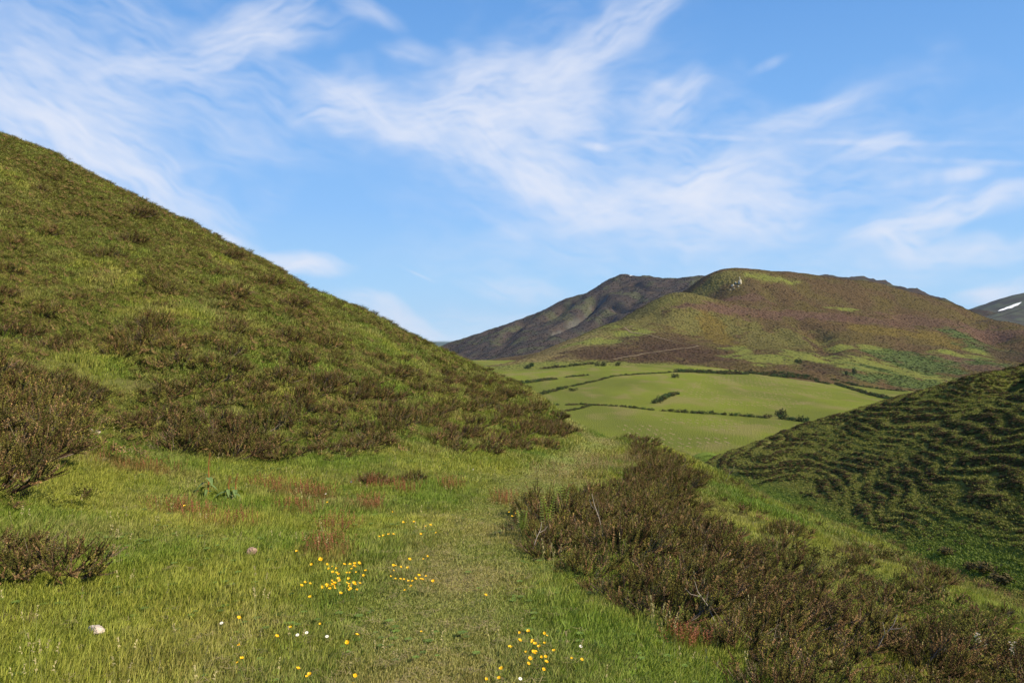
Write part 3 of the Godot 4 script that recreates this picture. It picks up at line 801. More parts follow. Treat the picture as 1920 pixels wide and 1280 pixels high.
# ---------------------------------------------------------------- the fields in the valley
func build_fields() -> void:
	var floor_mesh := PlaneMesh.new()
	floor_mesh.size = Vector2(16000, 16000)
	var fm := StandardMaterial3D.new()
	fm.albedo_color = Color(0.075, 0.10, 0.03).linear_to_srgb()
	fm.roughness = 1.0
	var fl := put("valley_floor", floor_mesh, fm)
	fl.position.y = -95.0
	tag(fl, "low land of the valley reaching to the horizon", "ground", "", "structure")
	var l := land("fields", -190.0, 470.0, -870.0, -80.0, 10.0, 4)
	var a := noise(41, 0.012, 3)
	var b := noise(42, 0.05, 3)
	for j in l.nz:
		var z := l.z0 + j * l.step
		for i in l.nx:
			var x := l.x0 + i * l.step
			var k := j * l.nx + i
			var u := a.get_noise_2d(x, z * 0.5)
			var v := b.get_noise_2d(x, z * 0.4)
			l.h[k] += u * 0.8 + v * 0.25
			var c := Color(0.124, 0.142, 0.030).lerp(Color(0.155, 0.182, 0.030), clampf(0.5 + u * 1.6, 0.0, 1.0))
			c = c.lerp(Color(0.22, 0.175, 0.085), clampf(v * 1.1 - 0.05 + u * 0.3, 0.0, 0.5))
			l.col[k] = c
	tag(put("valley_fields", l.mesh(), mats.far_turf), "bright green hay fields in the valley below the big hill", "field", "", "structure")
	# planting rows: strips of bare pale ground in the grass
	var r := RandomNumberGenerator.new()
	r.seed = 43
	var t := Tris.new()
	for f in [[[Vector2(86.66, -405.71), Vector2(86.82, -447.10), Vector2(131.83, -550.47), Vector2(191.64, -643.65), Vector2(273.63, -782.88), Vector2(261.02, -677.78), Vector2(177.67, -457.50), Vector2(130.20, -386.86), Vector2(105.43, -387.83)], 0.0, -0.12], [[Vector2(34.35, -294.87), Vector2(63.30, -337.23), Vector2(92.18, -323.69), Vector2(69.47, -255.53), Vector2(36.09, -232.35)], 0.05, 0.0], [[Vector2(97.70, -314.48), Vector2(116.66, -327.70), Vector2(103.59, -296.38), Vector2(88.29, -278.40)], 0.0, -0.05]]:
		var outline: Array = f[0]
		var lo: Vector2 = outline[0]
		var hi: Vector2 = outline[0]
		for p in outline:
			lo = lo.min(p)
			hi = hi.max(p)
		var x := lo.x
		while x < hi.x:
			x += 2.9
			var z := lo.y
			while z < hi.y:
				z += 11.0
				for q in 5:
					var at := Vector2(x + r.randf_range(-0.3, 0.3) + (z - lo.y) * f[1], z + q * 1.25 + r.randf_range(-0.6, 0.6))
					if not in_outline(at, outline) or r.randf() < 0.2 or b.get_noise_2d(at.x * 0.6, at.y * 0.3) < f[2]:
						continue
					var s := r.randf_range(0.30, 0.55)
					var mid := l.point(at.x, at.y, 0.10)
					var tone := r.randf_range(0.8, 1.15)
					for w in 6:
						var g := TAU * w / 6.0
						var g2 := TAU * (w + 1) / 6.0
						t.tri(mid, l.point(at.x + cos(g) * s, at.y + sin(g) * s * 1.5, 0.02), l.point(at.x + cos(g2) * s, at.y + sin(g2) * s * 1.5, 0.02), Color(0.225 * tone, 0.178 * tone, 0.088 * tone))
	tag(put("planting_rows", t.done(), mats.stone), "rows of pale bare planting spots in the green valley fields", "planting rows", "", "stuff")


# ---------------------------------------------------------------- hills beyond
const KINDS := [Color(0.142, 0.160, 0.038), Color(0.118, 0.108, 0.036), Color(0.068, 0.046, 0.030), Color(0.108, 0.067, 0.048), Color(0.075, 0.105, 0.034), Color(0.185, 0.150, 0.065), Color(0.125, 0.095, 0.028)]


func gully(l: Land, line: Array, wide: float, deep: float) -> void:
	for q in line.size() - 1:
		var a: Vector2 = line[q]
		var b: Vector2 = line[q + 1]
		var lo := a.min(b) - Vector2.ONE * wide * 3.0
		var hi := a.max(b) + Vector2.ONE * wide * 3.0
		for j in range(maxi(0, int((lo.y - l.z0) / l.step)), mini(l.nz, int((hi.y - l.z0) / l.step) + 1)):
			for i in range(maxi(0, int((lo.x - l.x0) / l.step)), mini(l.nx, int((hi.x - l.x0) / l.step) + 1)):
				var p := Vector2(l.x0 + i * l.step, l.z0 + j * l.step)
				var t := clampf((p - a).dot(b - a) / (b - a).length_squared(), 0.0, 1.0)
				var g := p.distance_to(a.lerp(b, t)) / wide
				l.h[j * l.nx + i] -= deep * 0.5 * exp(-g * g)


func build_mountains() -> void:
	var r := RandomNumberGenerator.new()
	r.seed = 51
	# --- the big brown hill
	var l := land("main", -180.0, 940.0, -1480.0, -610.0, 10.0, 4)
	for g in [[[Vector2(320.09, -915.82), Vector2(328.14, -881.70), Vector2(311.02, -818.62), Vector2(280.02, -735.76)], 13, 9], [[Vector2(283.95, -913.96), Vector2(290.61, -847.15), Vector2(265.03, -758.27)], 12, 4], [[Vector2(585.05, -1038.96), Vector2(550.52, -945.06), Vector2(505.91, -835.97)], 22, 12], [[Vector2(497.42, -948.79), Vector2(475.32, -874.25), Vector2(418.83, -761.28)], 16, 5], [[Vector2(499.57, -1102.61), Vector2(471.95, -985.35), Vector2(417.99, -849.73)], 20, 4], [[Vector2(199.07, -961.12), Vector2(161.80, -925.85), Vector2(89.13, -810.02)], 14, 4], [[Vector2(330.49, -1086.41), Vector2(323.01, -998.11)], 14, 4]]:
		gully(l, g[0], g[1], g[2])
	var a := noise(52, 0.011, 4)
	var b := noise(53, 0.045, 3)
	var c_n := noise(54, 0.02, 3)
	var mounds := Copies.new()
	var grassy := Copies.new()
	for j in l.nz:
		var z := l.z0 + j * l.step
		for i in l.nx:
			var x := l.x0 + i * l.step
			var k := j * l.nx + i
			var u := a.get_noise_2d(x, z)
			var v := b.get_noise_2d(x, z)
			var s := c_n.get_noise_2d(x, z * 0.6)
			l.h[k] += u * 2.2 + v * 0.5
			var c := Color(0.092, 0.064, 0.033).lerp(Color(0.092, 0.074, 0.031), clampf(0.5 + s * 2.0, 0.0, 1.0))
			for q in COVER:
				var dx: float = (x - q[0]) / q[2]
				if absf(dx) > 1.7:
					continue
				var dz: float = (z - q[1]) / q[3]
				if absf(dz) > 1.7:
					continue
				var g := sqrt(dx * dx + dz * dz) + v * 0.8 + u * 0.3
				if g < 1.2:
					c = c.lerp(KINDS[q[4]], smoothstep(1.22, 0.68, g) * 0.86)
			l.col[k] = c
	tag(put("heather_hill", l.mesh(), mats.mountain_cover), "broad brown heather hill with green patches behind the fields", "hill", "", "structure")
	for i in 70000:
		var z := r.randf_range(-1230.0, -640.0)
		var x := r.randf_range(-60.0, minf(900.0, -z * 0.66))
		var c := l.col[l.cell(x, z)]
		var p := l.point(x, z)
		var up := r.randf()
		if c.g > c.r * 1.02 and c.g > 0.12 or c.r > 0.19:
			if up < 0.88:
				continue
			c = Color(0.105, 0.120, 0.040)
		var s := r.randf_range(0.6, 1.4) * (1.25 if c.g > c.r else 1.0)
		var f := r.randf_range(0.9, 1.2)
		mounds.add(p - UP * 0.2, up * TAU, s, s * r.randf_range(0.25, 0.45), Color(c.r * f, c.g * f * r.randf_range(0.92, 1.06), c.b * f))
	scatter("hill_heather", bush_mesh(55, 46, 0.26, Color(1, 1, 1)), mats.far_leaf, mounds, "low brown and purple heather covering the broad hill", "heather")
	# the stony track that climbs it in a zigzag
	var track := Tris.new()
	var line := [Vector2(129.56, -885.71), Vector2(119.08, -876.11), Vector2(124.33, -853.75), Vector2(145.57, -832.96), Vector2(163.65, -815.61), Vector2(180.67, -797.55), Vector2(172.07, -781.92), Vector2(141.55, -754.11), Vector2(106.69, -716.70), Vector2(86.25, -701.36)]
	for q in line.size() - 1:
		var p: Vector2 = line[q]
		var e: Vector2 = line[q + 1]
		var across := (e - p).orthogonal().normalized() * 1.0
		var steps := int(p.distance_to(e) / 4.0) + 1
		for s in steps:
			var m0 := p.lerp(e, float(s) / steps)
			var m1 := p.lerp(e, float(s + 1) / steps)
			track.quad(l.point(m0.x - across.x, m0.y - across.y, 0.3), l.point(m1.x - across.x, m1.y - across.y, 0.3), l.point(m1.x + across.x, m1.y + across.y, 0.3), l.point(m0.x + across.x, m0.y + across.y, 0.3), Color(0.165, 0.128, 0.078))
	tag(put("hill_track", track.done(), mats.stone), "pale dirt track climbing the heather hill in a zigzag", "track", "", "structure")

	# --- the dark mountain on the left
	var m := land("far_left", -520.0, 860.0, -2860.0, -1460.0, 20.0, 4)
	for g in [[[Vector2(205.14, -2006.00), Vector2(160.44, -1906.75), Vector2(111.02, -1805.55), Vector2(91.40, -1765.24)], 17, 52], [[Vector2(132.11, -2041.11), Vector2(90.29, -1992.78), Vector2(51.44, -1986.93)], 15, 36], [[Vector2(230.42, -1924.30), Vector2(271.98, -1827.00), Vector2(333.50, -1840.22)], 13, 36], [[Vector2(312.98, -2102.43), Vector2(333.16, -2018.57)], 12, 20], [[Vector2(25.80, -1993.43), Vector2(-23.70, -1830.47)], 18, 20], [[Vector2(205.31, -1762.21), Vector2(108.01, -1668.81)], 16, 26]]:
		gully(m, g[0], g[1], g[2])
	var e1 := noise(61, 0.0042, 5)
	var e2 := noise(62, 0.02, 3)
	for j in m.nz:
		var z := m.z0 + j * m.step
		for i in m.nx:
			var x := m.x0 + i * m.step
			var k := j * m.nx + i
			var u := 1.0 - absf(e1.get_noise_2d(x * 1.0 + z * 0.5, z * 0.5)) * 2.0
			var v := e2.get_noise_2d(x, z)
			m.h[k] += (u - 0.6) * 12.0 + v * 1.6
			var c := Color(0.066, 0.052, 0.044).lerp(Color(0.048, 0.044, 0.040), clampf(0.5 + v * 1.5, 0.0, 1.0))
			var g := e1.get_noise_2d(x * 2.2 + 300.0, z * 1.6)
			c = c.lerp(Color(0.095, 0.105, 0.048), smoothstep(0.12, 0.5, g + v * 0.7) * 0.5)
			m.col[k] = c
	for j in m.nz:   # bare rock where it is steep
		for i in range(1, m.nx - 1):
			var k := j * m.nx + i
			var steep := absf(m.h[k + 1] - m.h[k - 1]) / (2.0 * m.step)
			m.col[k] = m.col[k].lerp(Color(0.115, 0.115, 0.110), smoothstep(0.75, 1.2, steep) * 0.7)
	tag(put("dark_mountain", m.mesh(), mats.mountain_cover), "dark craggy mountain behind the left shoulder of the heather hill", "mountain", "", "structure")
	var dots := Copies.new()
	for i in 16000:
		var z := r.randf_range(-2250.0, -1600.0)
		var x := r.randf_range(-260.0, 560.0)
		var c := m.col[m.cell(x, z)]
		var s := r.randf_range(1.4, 3.2)
		var f := r.randf_range(0.8, 1.3)
		dots.add(m.point(x, z) - UP * 0.4, r.randf() * TAU, s, s * r.randf_range(0.3, 0.6), Color(c.r * f, c.g * f, c.b * f))
	scatter("mountain_scrub", bush_mesh(63, 30, 0.30, Color(1, 1, 1)), mats.far_leaf, dots, "dark scrub over the craggy mountain on the left", "scrub")

	# --- the mountain with snow far to the right
	var f_r := land("far_right", 1150.0, 3000.0, -4350.0, -2650.0, 40.0, 3)
	for j in f_r.nz:
		for i in f_r.nx:
			var k := j * f_r.nx + i
			var x := f_r.x0 + i * f_r.step
			var z := f_r.z0 + j * f_r.step
			var v := e2.get_noise_2d(x * 0.5, z * 0.4)
			f_r.h[k] += v * 5.0
			f_r.col[k] = Color(0.062, 0.056, 0.046).lerp(Color(0.085, 0.095, 0.060), clampf(0.4 + v * 1.6, 0.0, 1.0))
	tag(put("snowy_mountain", f_r.mesh(), mats.mountain_cover), "distant grey mountain at the right edge holding a strip of snow", "mountain", "", "structure")
	for s in [["far_right", Vector2(1904.3, -3226.0), Vector2(2034.1, -3287.3), 15.0, 3.0, "white strip of old snow on the distant mountain at the right edge"], ["far_left", Vector2(313.4, -2201.3), Vector2(335.5, -2196.5), 5.0, 3.0, "tiny patch of snow on the very top of the dark mountain"]]:
		var q: Land = lands[s[0]]
		var t := Tris.new()
		var top := []
		var low := []
		for i in 13:
			var g := i / 12.0
			var p: Vector2 = s[1].lerp(s[2], g)
			var w: float = s[3] * pow(sin(PI * clampf(g, 0.02, 0.98)), 0.7) * (0.75 + 0.5 * absf(sin(i * 2.3)))
			top.push_back(q.point(p.x, p.y - w, s[4]))
			low.push_back(q.point(p.x, p.y + w, s[4]))
		for i in 12:
			t.quad(low[i], top[i], top[i + 1], low[i + 1], Color(0.86, 0.88, 0.92))
		tag(put("snow_patch", t.done(), mats.snow), s[5], "snow")
	# --- boulders of the outcrop under the summit
	var spots := [[296.8, -1071.2, 2.6, 5.5, "tallest pale boulder of the outcrop, a pointed slab on its right"], [287.1, -1071.5, 2.6, 2.2, "broad pale boulder at the left of the outcrop below the summit"], [292.1, -1074.5, 1.1, 2.4, "thin upright pale boulder between the two large ones of the outcrop"], [286.5, -1064.1, 1.3, 1.2, "small pale boulder just under the broad one of the outcrop"], [282.2, -1063.5, 1.3, 1.3, "lowest pale boulder of the outcrop below the summit"], [293.0, -1065.2, 1.2, 1.2, "small pale boulder beneath the pointed slab of the outcrop"], [299.5, -1083.7, 1, 1.6, "pale boulder alone above the outcrop, near the summit"]]
	for i in spots.size():
		var s = spots[i]
		var o := put("boulder", stone_mesh(80 + i, Color(0.42, 0.39, 0.31)), mats.stone)
		o.position = l.point(s[0], s[1], s[3] * 0.1)
		o.scale = Vector3(s[2], s[3], s[2] * 0.8)
		o.rotation.y = i * 1.7
		tag(o, s[4], "boulder", "boulders of the outcrop below the summit")


func stone_mesh(s: int, col: Color) -> ArrayMesh:
	var r := RandomNumberGenerator.new()
	r.seed = s
	var n := noise(s, 0.9, 2)
	var cuts := []
	for i in 7:
		cuts.push_back([Vector3(r.randfn(), r.randfn(), r.randfn()).normalized(), r.randf_range(0.55, 0.85)])
	var t := Tris.new()
	var grid := []
	for j in 11:
		var row := []
		for i in 16:
			var a := TAU * i / 16.0
			var b := PI * (j / 10.0 - 0.5)
			var d := Vector3(cos(a) * cos(b), sin(b), sin(a) * cos(b))
			var k := 1.0 + 0.18 * n.get_noise_3dv(d * 2.0)
			for c in cuts:
				var f: float = d.dot(c[0])
				if f > 0.05:
					k = minf(k, c[1] / f)
			row.push_back(d * k)
		grid.push_back(row)
	for j in 10:
		for i in 16:
			var f := r.randf_range(0.85, 1.12)
			t.quad(grid[j][i], grid[j + 1][i], grid[j + 1][(i + 1) % 16], grid[j][(i + 1) % 16], Color(col.r * f, col.g * f, col.b * f))
	return t.done()


# ---------------------------------------------------------------- hedges and lone bushes of the valley
func valley_point(l: Land, x: float, z: float, up: float) -> Vector3:
	var y := l.at(x, z)
	if l != lands["right"]:
		y = maxf(lands["fields"].at(x, z), lands["main"].at(x, z) if z < -612.0 else -99.0)
	return Vector3(x, y + up, z)


func build_hedges() -> void:
	var r := RandomNumberGenerator.new()
	r.seed = 71
	var kinds := []
	var cols := [Color(0.050, 0.066, 0.024), Color(0.070, 0.078, 0.026), Color(0.078, 0.066, 0.032), Color(0.058, 0.092, 0.030)]
	for i in 4:
		kinds.push_back(bush_mesh(72 + i, 260, 0.085, cols[i], 1.1))
	for s in [["fields", [Vector2(19.28, -372.34), Vector2(31.85, -378.51), Vector2(48.13, -371.80), Vector2(59.41, -359.98), Vector2(66.82, -355.98)], 1.5, 1.3, 1, "low dark hedge at the left part of the line between the two fields"], ["fields", [Vector2(66.82, -355.98), Vector2(82.54, -354.24), Vector2(98.72, -346.66), Vector2(107.22, -341.57)], 2, 1.8, 1, "scrubby hedge in the middle of the line between the two fields"], ["fields", [Vector2(106.79, -343.73), Vector2(113.83, -338.21), Vector2(117.76, -327.80)], 2.6, 2.9, 1, "tallest hedge clump at the right end of the line between the two fields"], ["fields", [Vector2(22.79, -345.25), Vector2(28.98, -358.14), Vector2(36.65, -377.54)], 1.4, 1.1, 1, "short low hedge branching off at the left end of the field line"], ["fields", [Vector2(68.60, -389.67), Vector2(75.07, -409.83), Vector2(85.98, -434.10)], 2.6, 2.4, 1, "short slanting strip of dark shrubs standing alone in the upper field"], ["fields", [Vector2(115.99, -570.73), Vector2(131.03, -578.42), Vector2(148.77, -589.36), Vector2(172.86, -612.55)], 3.2, 2.8, 3, "wide dark hedge along the top of the upper field, left of the gap"], ["fields", [Vector2(179.7, -628.0), Vector2(195.7, -630.0), Vector2(220.9, -632.0), Vector2(231.7, -628.0)], 3.2, 2.7, 3, "wide dark hedge along the top of the upper field, right of the gap"], ["fields", [Vector2(231.0, -626.0), Vector2(232.9, -615.0), Vector2(232.2, -602.0)], 2.2, 1.8, 1, "end of the top hedge sloping down at its right"], ["fields", [Vector2(242.83, -618.08), Vector2(222.88, -529.77), Vector2(208.51, -449.92)], 2.4, 2.3, 1, "straight diagonal hedge at the right side of the upper field"], ["fields", [Vector2(9.27, -409.39), Vector2(19.98, -440.92), Vector2(32.26, -470.18)], 1.9, 1.9, 1, "slanting hedge at the left end of the upper field"], ["fields", [Vector2(-1.57, -484.37), Vector2(13.02, -502.90), Vector2(27.71, -522.19)], 3, 1.8, 2, "broad scrub hedge beside the left spur, above the slanting hedge"], ["fields", [Vector2(34.59, -534.43), Vector2(44.22, -546.57), Vector2(52.04, -554.48)], 2.2, 1.5, 1, "short scrub hedge right of the broad one, above the slanting hedge"], ["fields", [Vector2(34.56, -476.79), Vector2(66.27, -538.87), Vector2(101.35, -559.24), Vector2(117.84, -576.15)], 1.6, 1.4, 1, "thin low hedge marking the upper left border of the upper field"], ["fields", [Vector2(245.4, -632.0), Vector2(259.3, -626.0), Vector2(276.0, -618.0), Vector2(290.3, -606.0)], 2.6, 2.2, 1, "dark scrub line along the far right edge of the field plateau"], ["main", [Vector2(10.70, -661.36), Vector2(17.45, -673.98)], 3.4, 4.2, 1, "dark clump of shrubs at the left foot of the heather hill"], ["main", [Vector2(24.67, -657.20), Vector2(43.21, -667.67), Vector2(66.53, -676.27)], 3, 2.8, 1, "row of scrub at the foot of the heather hill left of the track"]]:
		var l: Land = lands[s[0]]
		var line: Array = s[1]
		var mid: Vector2 = line[line.size() / 2]
		var at := valley_point(l, mid.x, mid.y, 0.0)
		var o := thing("hedgerow", s[5], "hedge", at)
		for q in line.size() - 1:
			var a: Vector2 = line[q]
			var b: Vector2 = line[q + 1]
			var steps := maxi(1, int(a.distance_to(b) / (s[2] * 0.72)))
			for k in steps:
				for row in s[4]:
					var p := a.lerp(b, (k + r.randf_range(0.2, 0.8)) / steps) + Vector2(r.randf_range(-0.3, 0.3) * s[2], r.randf_range(-0.4, 0.4) * s[2] - row * s[2] * 1.6)
					if r.randf() < 0.06:
						continue
					var m := put("shrub", kinds[r.randi() % 4], mats.far_leaf, o)
					var g: float = s[2] * r.randf_range(0.65, 1.15)
					m.position = valley_point(l, p.x, p.y, -0.15) - at
					m.scale = Vector3(g, s[3] * r.randf_range(0.6, 1.2), g)
					m.rotation.y = r.randf() * TAU
	for s in [["fields", "round_tree", 114.5, -351.8, 4.2, "tree", "round dark tree rising above the hedge between the fields", 0.85], ["fields", "round_bush", 105.0, -530.3, 4, "bush", "lone round bush near the top left of the upper field", 0.8], ["fields", "round_bush", 33.4, -448.1, 2.4, "bush", "small bush just right of the slanting hedge end", 1.3], ["main", "round_bush", 71.2, -658.5, 5, "bush", "bigger of two lone bushes in the light grass under the hill", 1.2], ["main", "round_bush", 85.7, -658.9, 4.6, "bush", "smaller right one of two lone bushes under the hill", 0.8], ["main", "dark_tree", 244.9, -704.5, 5.4, "tree", "lone dark tree in the light green patch under the hill", 0.75], ["main", "dark_tree", 268.2, -659.8, 5, "tree", "left one of a pair of dark narrow trees beyond the field edge", 0.4], ["main", "dark_tree", 277.9, -668.7, 6.2, "tree", "right and taller one of a pair of dark narrow trees beyond the field edge", 0.4], ["right", "round_bush", 31.3, -53.3, 0.9, "bush", "large dark bush on the gully floor near the right edge", 1.7], ["right", "round_bush", 31.0, -54.8, 0.7, "bush", "dark bush left of the large one on the gully floor", 1.5], ["right", "round_bush", 30.9, -51.6, 0.8, "bush", "low bush below the large one on the gully floor", 1.7], ["right", "round_bush", 31.6, -58.8, 0.7, "bush", "dark bush higher up the gully side, above the small pair", 1.8], ["right", "round_bush", 29.0, -57.4, 0.5, "bush", "left one of two tiny bushes beside the sheep track", 1.6], ["right", "round_bush", 29.4, -56.8, 0.6, "bush", "right one of two tiny bushes beside the sheep track", 1.6]]:
		var l: Land = lands[s[0]]
		var o := thing(s[1], s[6], s[5], valley_point(l, s[2], s[3], -0.15))
		var h: float = s[4]
		var t := Tris.new()
		t.tube([Vector3.ZERO, Vector3(0.05, 0.3, 0) * h, Vector3(0.1, 0.6, 0.03) * h], 0.06 * h, 0.03 * h, 6, Color(0.08, 0.06, 0.045))
		put("trunk", t.done(), mats.heather_wood, o)
		var m := put("crown", bush_mesh(90 + int(s[2]), 420, 0.075, cols[2] if s[0] == "right" else cols[0] if s[1] == "dark_tree" else cols[1]), mats.far_leaf, o)
		tag(m, "", "", "", "stuff")
		m.scale = Vector3(h * s[7], h, h * s[7])
	# wires that cross the valley far off
	for s in [[Vector3(330, 42, -440), Vector3(400, 12, -760), 4.0, 0.11, "thin power line sagging across the sky at the right edge"]]:
		var t := Tris.new()
		var pts := []
		for k in 25:
			var g := k / 24.0
			pts.push_back(s[0].lerp(s[1], g) - UP * s[2] * 4.0 * g * (1.0 - g))
		t.tube(pts, s[3], s[3], 4, Color(0.05, 0.05, 0.055))
		tag(put("power_line", t.done(), mats.wire), s[4], "power line")


const TONES := ["dark olive ", "olive ", "greenish brown ", "brown ", "rusty ", "light olive ", "dark brown "]
const COUNTED := ["leftmost", "second from left", "third from left", "fourth from left", "fifth from left", "sixth from left", "seventh from left", "eighth from left", "ninth from left", "tenth from left"]


# A label for every member of a group: its look, where in the group it stands as seen from the path, and its place among those still alike.
func tell_apart(spots: Array, looks: Array, what: String, where: String) -> Array:
	var across := []
	var deep := []
	for p in spots:
		across.push_back(p.x / -p.y)
		deep.push_back(-p.y)
	var order := range(spots.size())
	order.sort_custom(func(a, b): return across[a] < across[b])
	var by_depth := range(spots.size())
	by_depth.sort_custom(func(a, b): return deep[a] < deep[b])
	var n := float(spots.size())
	var keys := []
	keys.resize(spots.size())
	for i in spots.size():
		var a := order.find(i) / n
		var d := by_depth.find(i) / n
		var place: String = ["front", "middle", "back"][int(d * 3.0)] + " " + ["left", "centre", "right"][int(a * 3.0)]
		keys[i] = "%s%s%s, %s %s" % [looks[i][1], looks[i][0], what, place, where]
	var out := []
	for i in spots.size():
		var same := []
		for q in order:
			if keys[q] == keys[i]:
				same.push_back(q)
		out.push_back(keys[i] if same.size() < 2 else "%s, %s" % [keys[i], COUNTED[mini(same.find(i), 9)]])
	return out


# ---------------------------------------------------------------- heather
func build_heather() -> void:
	var r := RandomNumberGenerator.new()
	r.seed = 101
	var l: Land = lands["near"]
	var kinds := []
	for i in 7:
		var dry: float = [0.06, 0.12, 0.22, 0.34, 0.48, 0.08, 0.34][i]
		var m := heather_meshes(110 + i, 34, 0.52, 0.46, dry, 0.22, [0.95, 1.25, 0.9, 1.05, 1.2, 1.45, 0.8][i])
		kinds.push_back(m)
	var first := {}
	for key in THICKETS:
		var t = THICKETS[key]
		var spots: Array = spread_over(t[0], t[1], r, t[5])
		spots.sort_custom(func(p, q): return p.y > q.y)
		var which := []
		var sizes := []
		var told := []
		for i in spots.size():
			which.push_back(t[3][r.randi() % t[3].size()])
			sizes.push_back(r.randf_range(0.75, 1.2))
			told.push_back([TONES[which[i]], "tall " if sizes[i] > 1.0 else "low "])
		var words := tell_apart(spots, told, "heather shrub", t[4])
		for i in spots.size():
			var p: Vector2 = spots[i]
			var k: int = which[i]
			var s: float = t[2] * sizes[i]
			var at := l.point(p.x, p.y, -0.03)
			var label: String = words[i] if spots.size() > 1 else t[4]
			var group: String = t[6]
			var size := Vector3(s, s * r.randf_range(0.8, 1.15), s)
			var turn := r.randf_range(-1.1, 1.1)
			if first.has(k):
				var c := copy(first[k], "heather_shrub", label, at, turn, size, group)
				if not group: c.remove_meta("group")
			else:
				var o := thing("heather_shrub", label, "heather", at, group)
				o.rotation.y = turn
				o.scale = size
				tag(put("foliage", kinds[k][0], mats.heather_leaf, o), "", "", "", "stuff")
				tag(put("dry_flowers", kinds[k][1], mats.heather_leaf, o), "", "", "", "stuff")
				put("branches", kinds[k][2], mats.heather_wood, o)
				first[k] = o
	# the low heath between, that nobody could count
	var low := [Copies.new(), Copies.new()]
	for i in 60000:
		var z := r.randf_range(-46.0, -6.0)
		var x := r.randf_range(z * 0.72 - 3.0, -z * 0.70 + 2.0)
		var h := heathy[l.cell(x, z)]
		if r.randf() > h or path_gap(x, z) < 1.0:
			continue
		var s := r.randf_range(0.35, 0.75)
		var f := r.randf_range(0.8, 1.25)
		low[r.randi() % 2].add(l.point(x, z, -0.03), r.randf_range(-0.8, 0.8), s, s * r.randf_range(0.6, 1.0), Color(f, f * r.randf_range(0.92, 1.1), f))
	for i in 2:
		var leaf := Tris.new()
		var q := RandomNumberGenerator.new()
		q.seed = 131 + i
		for k in 9:
			var a := q.randf() * TAU
			var u := sqrt((k + q.randf()) / 9.0)
			var head := Vector3(cos(a) * 0.36 * u + 0.08, 0.24 * (1.0 - 0.5 * u * u) * q.randf_range(0.6, 1.1), sin(a) * 0.36 * u)
			var c := Color(0.100, 0.122, 0.028).lerp(Color(0.190, 0.180, 0.044), q.randf())
			if q.randf() < 0.14 + 0.18 * i:
				c = Color(0.20, 0.122, 0.068)
			var tone := q.randf_range(0.65, 1.4)
			for w in 6:
				var tip := head + (Vector3(q.randfn(), q.randfn() * 0.6 + 0.5, q.randfn()) * 0.5 + Vector3(cos(a), 0.4, sin(a)) * 0.5) * 0.15
				twig(leaf, null, head * 0.8, tip, Vector3.ZERO, 5, 3, 0.030, Color(c.r * tone, c.g * tone, c.b * tone), Color.BLACK, q, 0.1)
		scatter("low_heath", leaf.done(), mats.heather_leaf, low[i], ["low olive heath mixed into the grass of the left hillside", "low brownish heath mixed into the grass of the left hillside"][i], "heath")


